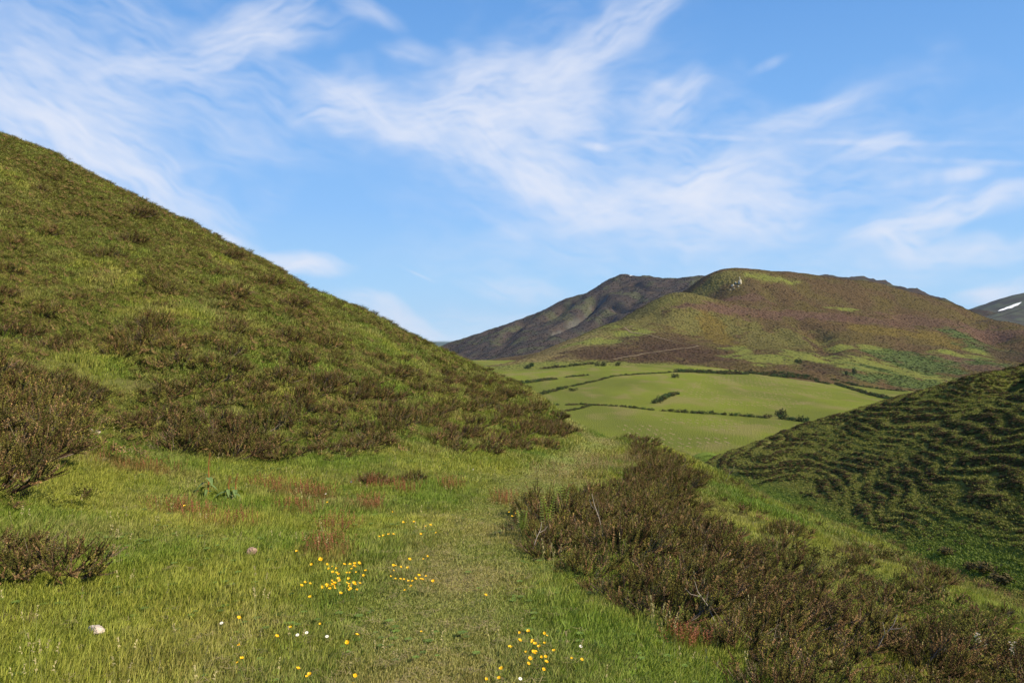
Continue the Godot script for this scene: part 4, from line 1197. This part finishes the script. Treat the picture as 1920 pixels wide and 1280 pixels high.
# ---------------------------------------------------------------- grass
func build_grass() -> void:
	var l: Land = lands["near"]
	var r := RandomNumberGenerator.new()
	r.seed = 141
	var sets := []
	for i in 6:
		sets.push_back(Copies.new())
	var tall_n := noise(142, 0.55, 2)
	var hue := noise(143, 0.28, 3)
	var d := 2.2
	while d < 47.0:
		var wide := 1.34 * d + 6.0
		var per := clampf(1900.0 * pow(4.2 / d, 1.62), 50.0, 1900.0)
		var n := int(wide * 0.25 * per)
		for i in n:
			var z := -(d + r.randf() * 0.25)
			var x := r.randf_range(-wide / 2.0, wide / 2.0)
			var k := l.cell(x, z)
			var w := worn[k]
			var dry := dryness[k]
			var red := redness[k]
			var t := tall_n.get_noise_2d(x, z)
			var g := hue.get_noise_2d(x, z)
			var c := Color(0.158, 0.240, 0.027).lerp(Color(0.320, 0.330, 0.054), clampf(0.45 + g * 1.3 + r.randf_range(-0.25, 0.25), 0.0, 1.0))
			c = c.lerp(Color(0.340, 0.275, 0.120), clampf(dry * 1.15 + r.randf_range(-0.3, 0.22), 0.0, 0.9))
			c = c.lerp(Color(0.380, 0.385, 0.135), clampf(w * 0.58 + r.randf_range(-0.2, 0.1), 0.0, 0.8))
			c = c.lerp(Color(0.230, 0.115, 0.050), clampf(red * 0.55 + r.randf_range(-0.2, 0.1), 0.0, 0.8))
			c = c.lerp(Color(0.165, 0.180, 0.040), heathy[k] * 0.8)
			var f := r.randf_range(0.7, 1.3)
			c = Color(c.r * f, c.g * f, c.b * f)
			var sx := 0.85 + d * 0.055
			var sy := (1.0 + t * 0.75) * (1.0 - 0.5 * w) * r.randf_range(0.7, 1.25) * (0.9 + minf(d, 25.0) * 0.022)
			var p := l.point(x, z)
			sets[(0 if w < 0.45 else 2) + r.randi() % 2 if d < 14.0 else 4 + r.randi() % 2].add(p, r.randf_range(-1.7, 1.7), sx, maxf(sy * (1.0 - 0.4 * heathy[k]), 0.25), c)
		d += 0.25
	var texts := ["fine green grass either side of the path", "leaning green grass either side of the path", "short trampled grass on the worn path", "thin trampled grass on the worn path", "grass of the hillside farther up", "grass of the hillside and bank farther off"]
	var meshes := [tuft_mesh(144, 15, 0.05, 0.072, 0.0019, 0.35, 0.08), tuft_mesh(145, 15, 0.05, 0.055, 0.0022, 0.15, 0.12), tuft_mesh(146, 17, 0.055, 0.06, 0.0020, 0.3, 0.18), tuft_mesh(147, 17, 0.055, 0.05, 0.0022, 0.1, 0.22), tuft_mesh(148, 16, 0.065, 0.12, 0.0042, 0.40, 0.07), tuft_mesh(149, 16, 0.065, 0.10, 0.0046, 0.30, 0.11)]
	for i in 6:
		scatter("grass" if i in [0, 1, 4, 5] else "trampled_grass", meshes[i], mats.grass_blade, sets[i], texts[i], "grass")
	# dead straw lying in the turf, small broad-leaved herbs, and single pale stalks
	var litter := Copies.new()
	var herbs := Copies.new()
	var stalks := Copies.new()
	for i in 26000:
		var z := -(2.4 + 12.0 * pow(r.randf(), 1.5))
		var x := r.randf_range(z * 0.66 - 1.0, -z * 0.45 + 1.0)
		var k := l.cell(x, z)
		var g := hue.get_noise_2d(x * 2.0 + 9.0, z * 2.0)
		var f := r.randf_range(0.7, 1.25)
		if r.randf() < 0.55 and r.randf() < 0.05 + dryness[k] * 0.5 + worn[k] * 0.15:
			litter.add(l.point(x, z, r.randf_range(0.015, 0.05)), r.randf() * TAU, r.randf_range(0.35, 0.9), 0.7, Color(0.33 * f, 0.26 * f, 0.13 * f))
		elif g > 0.0 and i % 7 == 0:
			herbs.add(l.point(x, z, r.randf_range(0.01, 0.035)), r.randf() * TAU, r.randf_range(0.6, 1.2), 1.0, Color(0.150 * f, 0.230 * f, 0.045 * f))
		elif i % 40 == 1:
			stalks.add(l.point(x, z), r.randf() * TAU, 1.0, r.randf_range(0.7, 1.2), Color(0.42 * f, 0.36 * f, 0.19 * f))
	var straw := Tris.new()
	for i in 7:
		var a := i * 2.3
		var p := Vector3(cos(a * 1.7) * 0.05, i * 0.003, sin(a * 2.9) * 0.05)
		var way := Vector3(cos(a), 0.15, sin(a)) * 0.035
		var side := Vector3(-sin(a), 0, cos(a)) * 0.0016
		straw.quad(p - way - side, p + way - side, p + way + side, p - way + side, Color(1, 1, 1))
	scatter("dead_straw", straw.done(), mats.grass_blade, litter, "dead straw lying in the turf of the path", "straw")
	var rosette := Tris.new()
	for i in 9:
		var a := i * 2.4
		var out := Vector3(cos(a), 0.35, sin(a)).normalized()
		leaf_blade(rosette, out * 0.004, out * 0.030, Vector3(-sin(a), 0, cos(a)) * 0.007, 0.006, Color(1, 1, 1) * (0.8 + 0.05 * i))
	scatter("turf_herbs", rosette.done(), mats.grass_blade, herbs, "small broad leaved herbs in the turf", "herbs")
	scatter("pale_stalks", seed_mesh(153, 2, 0.05, 0.22, 0.25), mats.grass_blade, stalks, "single pale grass stalks standing above the turf", "grass")
	# red sorrel and seeding grass
	var reds := Copies.new()
	for s in SORREL:
		for i in int(clampf(s[2] * s[3] * 110.0, 22.0, 180.0)):
			var a := r.randf() * TAU
			var u := sqrt(r.randf())
			var x: float = s[0] + cos(a) * u * s[2]
			var z: float = s[1] + sin(a) * u * s[3]
			var f := r.randf_range(0.8, 1.3)
			reds.add(l.point(x, z), r.randf() * TAU, 1.0, r.randf_range(0.5, 1.0), Color(0.270 * f, 0.100 * f, 0.052 * f))
	scatter("red_sorrel", seed_mesh(151, 5, 0.09, 0.19, 0.45), mats.grass_blade, reds, "patches of rusty red sorrel among the grass left of the path", "sorrel")
	var straws := Copies.new()
	for s in STRAW:
		for i in int(clampf(s[2] * s[3] * 60.0, 30.0, 260.0)):
			var a := r.randf() * TAU
			var u := sqrt(r.randf())
			var x: float = s[0] + cos(a) * u * s[2]
			var z: float = s[1] + sin(a) * u * s[3]
			var f := r.randf_range(0.8, 1.3)
			straws.add(l.point(x, z), r.randf() * TAU, 1.2, r.randf_range(0.8, 1.3), Color(0.30 * f, 0.205 * f, 0.115 * f))
	scatter("seeding_grass", seed_mesh(152, 6, 0.09, 0.26, 0.6), mats.grass_blade, straws, "straw coloured seeding grass beside the path bend", "grass")


# ---------------------------------------------------------------- flowers
func flower_meshes() -> Array:
	var petals := Tris.new()
	for i in 5:
		var a := TAU * i / 5.0
		var out := Vector3(cos(a), 0, sin(a))
		var side := Vector3(-sin(a), 0, cos(a))
		var c := Color(0.84, 0.47, 0.010)
		var p0 := out * 0.002
		var p1 := out * 0.010 + UP * 0.004
		var p2 := out * 0.015 + UP * 0.010
		petals.quad(p0 - side * 0.003, p1 - side * 0.008, p1 + side * 0.008, p0 + side * 0.003, c)
		petals.quad(p1 - side * 0.008, p2 - side * 0.006, p2 + side * 0.006, p1 + side * 0.008, Color(0.88, 0.53, 0.014))
	var heart := Tris.new()
	heart.tube([Vector3(0, 0.001, 0), Vector3(0, 0.005, 0), Vector3(0, 0.007, 0)], 0.005, 0.002, 7, Color(0.62, 0.42, 0.02))
	var stem := Tris.new()
	stem.tube([Vector3(0, -1, 0), Vector3(0.03, -0.5, 0.01), Vector3(0, 0.002, 0)], 0.0018, 0.0012, 4, Color(0.10, 0.16, 0.03))
	return [petals.done(), heart.done(), stem.done()]


func build_flowers() -> void:
	var r := RandomNumberGenerator.new()
	r.seed = 161
	var l: Land = lands["near"]
	var m := flower_meshes()
	var first: Node3D
	for s in [[[Vector2(-1.36, -5.85), Vector2(-1.40, -5.75), Vector2(-1.28, -5.70), Vector2(-1.26, -5.67), Vector2(-1.28, -5.87), Vector2(-1.23, -5.77), Vector2(-1.19, -5.84), Vector2(-1.15, -5.85), Vector2(-1.11, -5.83), Vector2(-1.10, -5.76), Vector2(-1.07, -5.76), Vector2(-1.11, -5.71), Vector2(-1.10, -5.66), Vector2(-1.09, -5.69), Vector2(-1.02, -5.74), Vector2(-1.12, -5.58), Vector2(-1.10, -5.59), Vector2(-1.06, -5.60), Vector2(-1.00, -5.54), Vector2(-1.01, -5.47), Vector2(-1.21, -5.56), Vector2(-1.19, -5.59), Vector2(-1.18, -5.61), Vector2(-1.20, -5.49), Vector2(-1.15, -5.49), Vector2(-1.14, -5.41), Vector2(-1.13, -5.37), Vector2(-1.15, -5.35), Vector2(-1.16, -5.33), Vector2(-1.18, -5.36), Vector2(-1.20, -5.33), Vector2(-1.18, -5.28), Vector2(-1.15, -5.34), Vector2(-1.08, -5.44), Vector2(-1.07, -5.41), Vector2(-1.05, -5.46), Vector2(-1.03, -5.41), Vector2(-1.06, -5.37), Vector2(-1.07, -5.33), Vector2(-1.06, -5.28), Vector2(-1.05, -5.32), Vector2(-1.03, -5.21), Vector2(-1.00, -5.23), Vector2(-0.99, -5.25), Vector2(-1.01, -5.14), Vector2(-1.07, -5.14), Vector2(-1.12, -5.20), Vector2(-1.15, -5.18), Vector2(-1.21, -5.25), Vector2(-1.18, -5.12), Vector2(-1.29, -5.26), Vector2(-1.32, -5.25), Vector2(-1.35, -5.28), Vector2(-1.12, -5.09)], "of the largest flower patch", "buttercups of the largest patch"], [[Vector2(-0.85, -5.90), Vector2(-0.83, -5.89), Vector2(-0.79, -5.85), Vector2(-0.74, -5.95), Vector2(-0.73, -5.76), Vector2(-0.83, -5.77), Vector2(-0.82, -5.56), Vector2(-0.75, -5.54), Vector2(-0.77, -5.44), Vector2(-0.71, -5.42), Vector2(-0.68, -5.43), Vector2(-0.67, -5.48), Vector2(-0.66, -5.47), Vector2(-0.65, -5.55), Vector2(-0.64, -5.66), Vector2(-0.62, -5.60), Vector2(-0.61, -5.62), Vector2(-0.69, -5.31), Vector2(-0.54, -5.63), Vector2(-0.58, -5.56)], "of the patch beside the worn path", "buttercups beside the worn path"], [[Vector2(-1.11, -6.88), Vector2(-1.07, -6.86), Vector2(-1.03, -6.88), Vector2(-0.98, -6.81), Vector2(-0.97, -7.36), Vector2(-0.89, -7.47), Vector2(-0.79, -7.53), Vector2(-0.74, -7.48)], "of the loose row behind both patches", "buttercups of the loose row behind"], [[Vector2(0.18, -4.56), Vector2(0.19, -4.49), Vector2(0.09, -4.50), Vector2(0.11, -4.44), Vector2(0.11, -4.40), Vector2(0.04, -4.43), Vector2(0.04, -4.29), Vector2(0.12, -4.30), Vector2(0.14, -4.23), Vector2(0.17, -4.32), Vector2(0.22, -4.31), Vector2(0.11, -4.18), Vector2(0.07, -4.13), Vector2(0.09, -4.11), Vector2(0.12, -4.13), Vector2(0.15, -4.16), Vector2(0.17, -4.17), Vector2(0.17, -4.08), Vector2(0.08, -4.05), Vector2(0.12, -4.25), Vector2(-0.01, -4.17), Vector2(0.15, -3.92)], "of the patch below the thicket", "buttercups right of the path"], [[Vector2(-0.12, -3.84), Vector2(-0.05, -3.88), Vector2(-0.06, -3.85), Vector2(-0.06, -3.81), Vector2(-0.14, -3.72), Vector2(-0.01, -3.76), Vector2(0.01, -3.73), Vector2(0.03, -3.71)], "of the patch at the bottom edge", "buttercups at the bottom edge"], [[Vector2(-1.22, -4.97)], "lone buttercup just below left of the largest patch", ""], [[Vector2(-1.05, -4.50)], "lone buttercup well below the largest patch", ""], [[Vector2(-0.64, -6.24)], "buttercup highest on its stalk at the edge of the pale worn grass", ""], [[Vector2(-0.66, -6.15)], "buttercup just left of the high one at the pale worn grass", ""], [[Vector2(-0.78, -7.05)], "bright buttercup right of the loose row behind the patches", ""], [[Vector2(-0.67, -7.29)], "buttercup at the far right end of the loose row", ""], [[Vector2(-1.33, -4.00)], "upper of three buttercups stacked at the lower left", ""], [[Vector2(-1.30, -3.96)], "middle of three buttercups stacked at the lower left", ""], [[Vector2(-1.29, -3.87)], "lowest of three buttercups stacked at the lower left", ""], [[Vector2(-1.49, -4.49)], "small buttercup above the three stacked ones", ""], [[Vector2(-1.22, -4.27)], "left of two buttercups near the white daisies", ""], [[Vector2(-1.16, -4.31)], "right of two buttercups near the white daisies", ""], [[Vector2(-0.93, -3.78)], "upper right one of three buttercups at the bottom edge, lower left", ""], [[Vector2(-0.93, -3.73)], "middle one of three buttercups at the bottom edge, lower left", ""], [[Vector2(-0.97, -3.73)], "left one of three buttercups at the bottom edge, lower left", ""], [[Vector2(-0.85, -4.25)], "left of a pair of buttercups left of the path", ""], [[Vector2(-0.80, -4.25)], "right of a pair of buttercups left of the path", ""], [[Vector2(-0.48, -4.36)], "single buttercup in the middle of the worn path", ""], [[Vector2(-0.71, -3.72)], "lower of two buttercups at the bottom, mid left", ""], [[Vector2(-0.71, -3.68)], "lowest buttercup at the bottom, mid left", ""], [[Vector2(-0.17, -5.34)], "buttercup in the grass between the path and the thicket", ""], [[Vector2(0.31, -4.27)], "buttercup right of the patch right of the path", ""], [[Vector2(0.35, -4.13)], "lower buttercup right of the patch right of the path", ""], [[Vector2(-1.96, -8.74)], "tiny buttercup near the red sorrel", ""], [[Vector2(-1.23, -8.47)], "tiny buttercup alone in the middle grass", ""], [[Vector2(-3.06, -7.69)], "tiny buttercup beside the dock plant", ""], [[Vector2(-1.58, -6.04)], "tiny buttercup above the largest patch, at its left", ""], [[Vector2(-0.03, -8.82), Vector2(0.04, -8.97), Vector2(0.15, -8.97), Vector2(0.24, -9.28), Vector2(0.00, -8.32), Vector2(0.14, -8.38)], "of the flowers at the thicket tip", "buttercups at the tip of the thicket"]]:
		var looks := []
		for p in s[0]:
			looks.push_back(["", "yellow "])
		var words := tell_apart(s[0], looks, "buttercup", s[1])
		for i in s[0].size():
			var p: Vector2 = s[0][i]
			var label: String = words[i] if s[0].size() > 1 else s[1]
			var at := l.point(p.x, p.y)
			var tall: float = r.randf_range(0.09, 0.155)
			var o: Node3D
			if first:
				o = copy(first, "buttercup", label, at + UP * tall, r.randf() * TAU, Vector3.ONE * r.randf_range(0.40, 0.78), s[2])
				if not s[2]: o.remove_meta("group")
			else:
				o = thing("buttercup", label, "flower", at + UP * tall, s[2])
				put("petals", m[0], mats.petal, o)
				put("flower_centre", m[1], mats.petal, o)
				put("stem", m[2], mats.grass_blade, o)
				first = o
			o.rotation = Vector3(r.randf_range(0.1, 0.75), r.randf_range(-0.5, 0.5), r.randf_range(-0.5, 0.3))
			var st: Node3D = o.get_node("stem")
			st.scale = Vector3(1, tall * 1.05, 1)
			st.basis = o.basis.inverse() * Basis.from_scale(Vector3(1, tall * 1.05, 1))
	# daisies and other small white or blue flowers
	for s in [[-1.63, -4.62, Color(0.82, 0.8, 0.78), "biggest white daisy, alone at the lower left", "daisy"], [-1.16, -4.45, Color(0.82, 0.8, 0.78), "white daisy left of a row of three near the lower left", "daisy"], [-1.12, -4.49, Color(0.82, 0.8, 0.78), "middle white daisy of a row of three near the lower left", "daisy"], [-1.00, -4.45, Color(0.82, 0.8, 0.78), "right white daisy of a row of three near the lower left", "daisy"], [-5.69, -12.34, Color(0.82, 0.8, 0.78), "left of two white flowers on the bare slope beside the left thicket", "daisy"], [-5.60, -12.40, Color(0.82, 0.8, 0.78), "right of two white flowers on the bare slope beside the left thicket", "daisy"], [-0.62, -13.15, Color(0.82, 0.8, 0.78), "white flower at the foot of the spur near the path", "daisy"], [0.38, -4.55, Color(0.82, 0.8, 0.78), "small white daisy right of the near buttercups", "daisy"], [0.04, -3.98, Color(0.82, 0.8, 0.78), "white daisy among the buttercups at the bottom edge", "daisy"], [-2.20, -9.72, Color(0.82, 0.8, 0.78), "white flower standing among the red sorrel", "daisy"], [-2.09, -10.70, Color(0.16, 0.14, 0.5), "small blue flower left of the lone round shrub", "bluebell_flower"]]:
		var o := thing(s[4], s[3], "flower", l.point(s[0], s[1], 0.07))
		var t := Tris.new()
		for i in 11:
			var a := TAU * i / 11.0
			var out := Vector3(cos(a), 0.1, sin(a)) * 0.014
			var side := Vector3(-sin(a), 0, cos(a)) * 0.003
			t.quad(out * 0.3 - side, out - side, out + side, out * 0.3 + side, s[2])
		put("petals", t.done(), mats.petal, o)
		var h := Tris.new()
		h.tube([Vector3(0, -0.001, 0), Vector3(0, 0.003, 0), Vector3(0, 0.005, 0)], 0.005, 0.002, 7, Color(0.75, 0.5, 0.05))
		put("flower_centre", h.done(), mats.petal, o)
		var st := Tris.new()
		st.tube([Vector3(0, -0.08, 0), Vector3(0.004, -0.03, 0), Vector3.ZERO], 0.0015, 0.001, 4, Color(0.10, 0.16, 0.03))
		put("stem", st.done(), mats.grass_blade, o)
		o.rotation = Vector3(0.5, 0.3 * o.position.x, -0.2)
		o.scale = Vector3.ONE * 0.65


func leaf_blade(t: Tris, base: Vector3, tip: Vector3, side: Vector3, droop: float, col: Color) -> void:
	var last_l := base
	var last_r := base
	for k in range(1, 7):
		var g := k / 6.0
		var w := sin(PI * pow(g, 0.75)) if k < 6 else 0.0
		var p := base.lerp(tip, g) - UP * droop * g * g
		var a := p - side * w + UP * 0.25 * side.length() * w
		var b := p + side * w + UP * 0.25 * side.length() * w
		t.quad(last_l, a, p, base.lerp(tip, (k - 1) / 6.0) - UP * droop * pow((k - 1) / 6.0, 2.0), col)
		t.quad(base.lerp(tip, (k - 1) / 6.0) - UP * droop * pow((k - 1) / 6.0, 2.0), p, b, last_r, col)
		last_l = a
		last_r = b


func build_small_things() -> void:
	var r := RandomNumberGenerator.new()
	r.seed = 171
	var l: Land = lands["near"]
	for s in [[-2.24, -4.44, 0.088, 0.045, Color(0.52, 0.44, 0.38), "pinkish white stone lying in the near left grass"], [-1.99, -6.28, 0.07, 0.05, Color(0.34, 0.24, 0.18), "small brown stone in the grass left of the largest buttercup patch"], [-6.75, -21.06, 0.24, 0.09, Color(0.48, 0.40, 0.31), "pale flat stone on the open left slope"], [1.33, -21.38, 0.3, 0.1, Color(0.52, 0.43, 0.33), "pale stone at the foot of the spur where the path bends"], [-5.59, -10.91, 0.09, 0.06, Color(0.46, 0.40, 0.30), "left pale stone in the bare scrape beside the left thicket"], [-5.55, -11.02, 0.1, 0.05, Color(0.42, 0.36, 0.28), "right pale stone in the bare scrape beside the left thicket"], [-8.81, -24.23, 0.2, 0.1, Color(0.5, 0.48, 0.42), "small white stone high on the open left slope"], [-1.81, -24.25, 0.16, 0.07, Color(0.48, 0.42, 0.35), "pale stone above the spur thicket"], [-2.53, -19.92, 0.14, 0.08, Color(0.45, 0.36, 0.3), "pinkish stone on the slope above the gap between the thickets"], [3.93, -14.51, 0.14, 0.06, Color(0.5, 0.45, 0.35), "pale stone on the grassy bank above the gully"], [-2.44, -13.09, 0.09, 0.08, Color(0.42, 0.30, 0.24), "reddish stone at the right foot of the left thicket"]]:
		var o := put("stone", stone_mesh(180 + int(s[0] * 7.0 + s[1] * 3.0), s[4]), mats.stone)
		o.position = l.point(s[0], s[1], s[3] * 0.2 + (0.028 if s[1] > -8.0 else 0.0))
		o.scale = Vector3(s[2] * 0.62, s[3] * 0.6, s[2] * 0.45)
		o.rotation.y = s[0] * 3.0
		tag(o, s[5], "stone")
	# dock plants: reddish stalk, big drooping leaves
	for s in [[-3.34, -9.03, 0.48, 9, "tall dock plant with a reddish stalk before the left thicket"], [-3.06, -9.08, 0.26, 9, "right one of two short dock plants with curled leaves"], [-3.12, -9.03, 0.24, 8, "left one of two short dock plants with curled leaves"]]:
		var o := thing("dock_plant", s[4], "plant", l.point(s[0], s[1]))
		var t := Tris.new()
		var h: float = s[2]
		t.tube([Vector3.ZERO, Vector3(0.015, h * 0.4, 0), Vector3(0.01, h * 0.75, 0), Vector3(0.03, h, 0)], 0.008, 0.004, 6, Color(0.30, 0.13, 0.045))
		put("stalk", t.done(), mats.heather_wood, o)
		for i: int in s[3]:
			var q := Tris.new()
			var a: float = i * 2.4 + s[0]
			var out := Vector3(cos(a), 0.12, sin(a))
			var from: Vector3 = UP * h * (0.05 + 0.5 * float(i) / s[3])
			var long := r.randf_range(0.09, 0.17)
			leaf_blade(q, from, from + out * long, Vector3(-sin(a), 0, cos(a)) * long * 0.2, 0.09, Color(0.15, 0.22, 0.075) if i % 3 else Color(0.22, 0.25, 0.085))
			put("leaf", q.done(), mats.grass_blade, o)
		var top := Tris.new()
		for i in 60:
			var g := r.randf()
			var p := Vector3(0.01 + 0.02 * g, h * (0.62 + 0.42 * g), 0) + Vector3(r.randfn(), r.randfn(), r.randfn()) * 0.012
			top.tri(p, p + Vector3(0.008, 0.01, 0), p + Vector3(-0.004, 0.008, 0.006), Color(0.26, 0.17, 0.06))
		put("seed_spike", top.done(), mats.grass_blade, o)
	# ferns
	for s in [[0.09, -7.78, 0.26, "yellow green fern at the left edge of the big thicket"], [0.34, -7.88, 0.38, "upright fern stalk a little inside the big thicket"], [0.54, -8.81, 0.42, "fern frond standing highest out of the big thicket"], [1.33, -5.81, 0.2, "small bright fern low in the big thicket"]]:
		var o := thing("fern", s[3], "fern", l.point(s[0], s[1]))
		for i in 4:
			var t := Tris.new()
			var a: float = i * 1.7 + s[0] * 2.0
			var out := Vector3(cos(a), 0, sin(a)) * 0.5
			var h: float = s[2]
			var pts := [Vector3.ZERO, UP * h * 0.6 + out * h * 0.1, UP * h + out * h * 0.4]
			t.tube(pts, 0.004, 0.002, 4, Color(0.20, 0.26, 0.05))
			for k in 10:
				var g := 0.35 + 0.65 * k / 10.0
				var p := (UP * h + out * h * 0.4) * g
				var side := Vector3(-sin(a), 0, cos(a))
				var w := 0.055 * (1.15 - g)
				for sgn in [-1.0, 1.0]:
					for u in 4:
						var b: Vector3 = p + side * sgn * w * (0.3 + 0.35 * u)
						t.tri(b - out * 0.012, b + side * sgn * 0.022 + UP * 0.008, b + out * 0.016 + UP * 0.004, Color(0.26, 0.33, 0.055))
			put("frond", t.done(), mats.grass_blade, o)
	# pale dead twigs in the heather
	for s in [[0.83, -7.51, 0.4, 0.12, "long pale dead twig in the left part of the big thicket"], [1.37, -5.57, 0.3, 0.12, "crooked pale dead twig in the middle of the big thicket"], [2.77, -6.26, 0.32, 0.12, "upright grey dead twig in the lower right of the big thicket"], [0.18, -7.12, 0.25, 0.05, "pinkish dead twig at the left edge of the big thicket"], [5.82, -22.37, 0.5, 0.1, "pale dead twig on the bank before the gully"]]:
		var t := Tris.new()
		var a := Vector3.ZERO
		var h: float = s[2]
		t.tube([a, Vector3(0.02, 0.4, 0.02) * h, Vector3(0.10, 0.75, 0.0) * h, Vector3(0.07, 1.0, 0.0) * h], 0.004, 0.002, 5, Color(0.36, 0.31, 0.26))
		t.tube([Vector3(0.06, 0.6, 0.01) * h, Vector3(0.26, 0.75, -0.05) * h, Vector3(0.34, 0.92, -0.05) * h], 0.0025, 0.001, 4, Color(0.34, 0.29, 0.25))
		t.tube([Vector3(0.03, 0.45, 0.02) * h, Vector3(-0.12, 0.68, 0.05) * h], 0.0025, 0.001, 4, Color(0.33, 0.28, 0.24))
		var o := put("dead_twig", t.done(), mats.heather_wood)
		o.position = l.point(s[0], s[1], s[3])
		o.rotation = Vector3(-0.2, s[0] * 2.0, -0.35)
		tag(o, s[4], "twig")
	# white flower spikes with strap leaves
	for s in [[4.32, -7.12, 0.3, "tallest white flower spike, in the lower right corner"], [4.24, -7.40, 0.2, "white flower spike left of the tallest, right one of two"], [4.22, -7.48, 0.21, "white flower spike left of the tallest, left one of two"]]:
		var o := thing("white_flower_spike", s[3], "flower", l.point(s[0], s[1]))
		var t := Tris.new()
		var h: float = s[2]
		t.tube([Vector3.ZERO, Vector3(0.01, h * 0.6, 0), Vector3(0.02, h, 0)], 0.005, 0.003, 5, Color(0.12, 0.17, 0.05))
		put("stalk", t.done(), mats.grass_blade, o)
		for i in 14:
			var q := Tris.new()
			var p := Vector3(0.012, h * (0.55 + 0.45 * i / 14.0), 0) + Vector3(r.randfn(), 0, r.randfn()) * 0.008
			for k in 6:
				var a := TAU * k / 6.0 + i
				var d := Vector3(cos(a), 0.5, sin(a)) * 0.013
				var side := Vector3(-sin(a), 0, cos(a)) * 0.0028
				q.quad(p, p + d * 0.6 - side, p + d, p + d * 0.6 + side, Color(0.70, 0.64, 0.60))
			put("blossom", q.done(), mats.petal, o)
		for i in 7:
			var q := Tris.new()
			var a: float = i * 0.9 + s[0]
			leaf_blade(q, Vector3.ZERO, Vector3(cos(a) * 0.16, 0.26, sin(a) * 0.16), Vector3(-sin(a), 0, cos(a)) * 0.010, 0.08, Color(0.13, 0.21, 0.07))
			put("leaf", q.done(), mats.grass_blade, o)
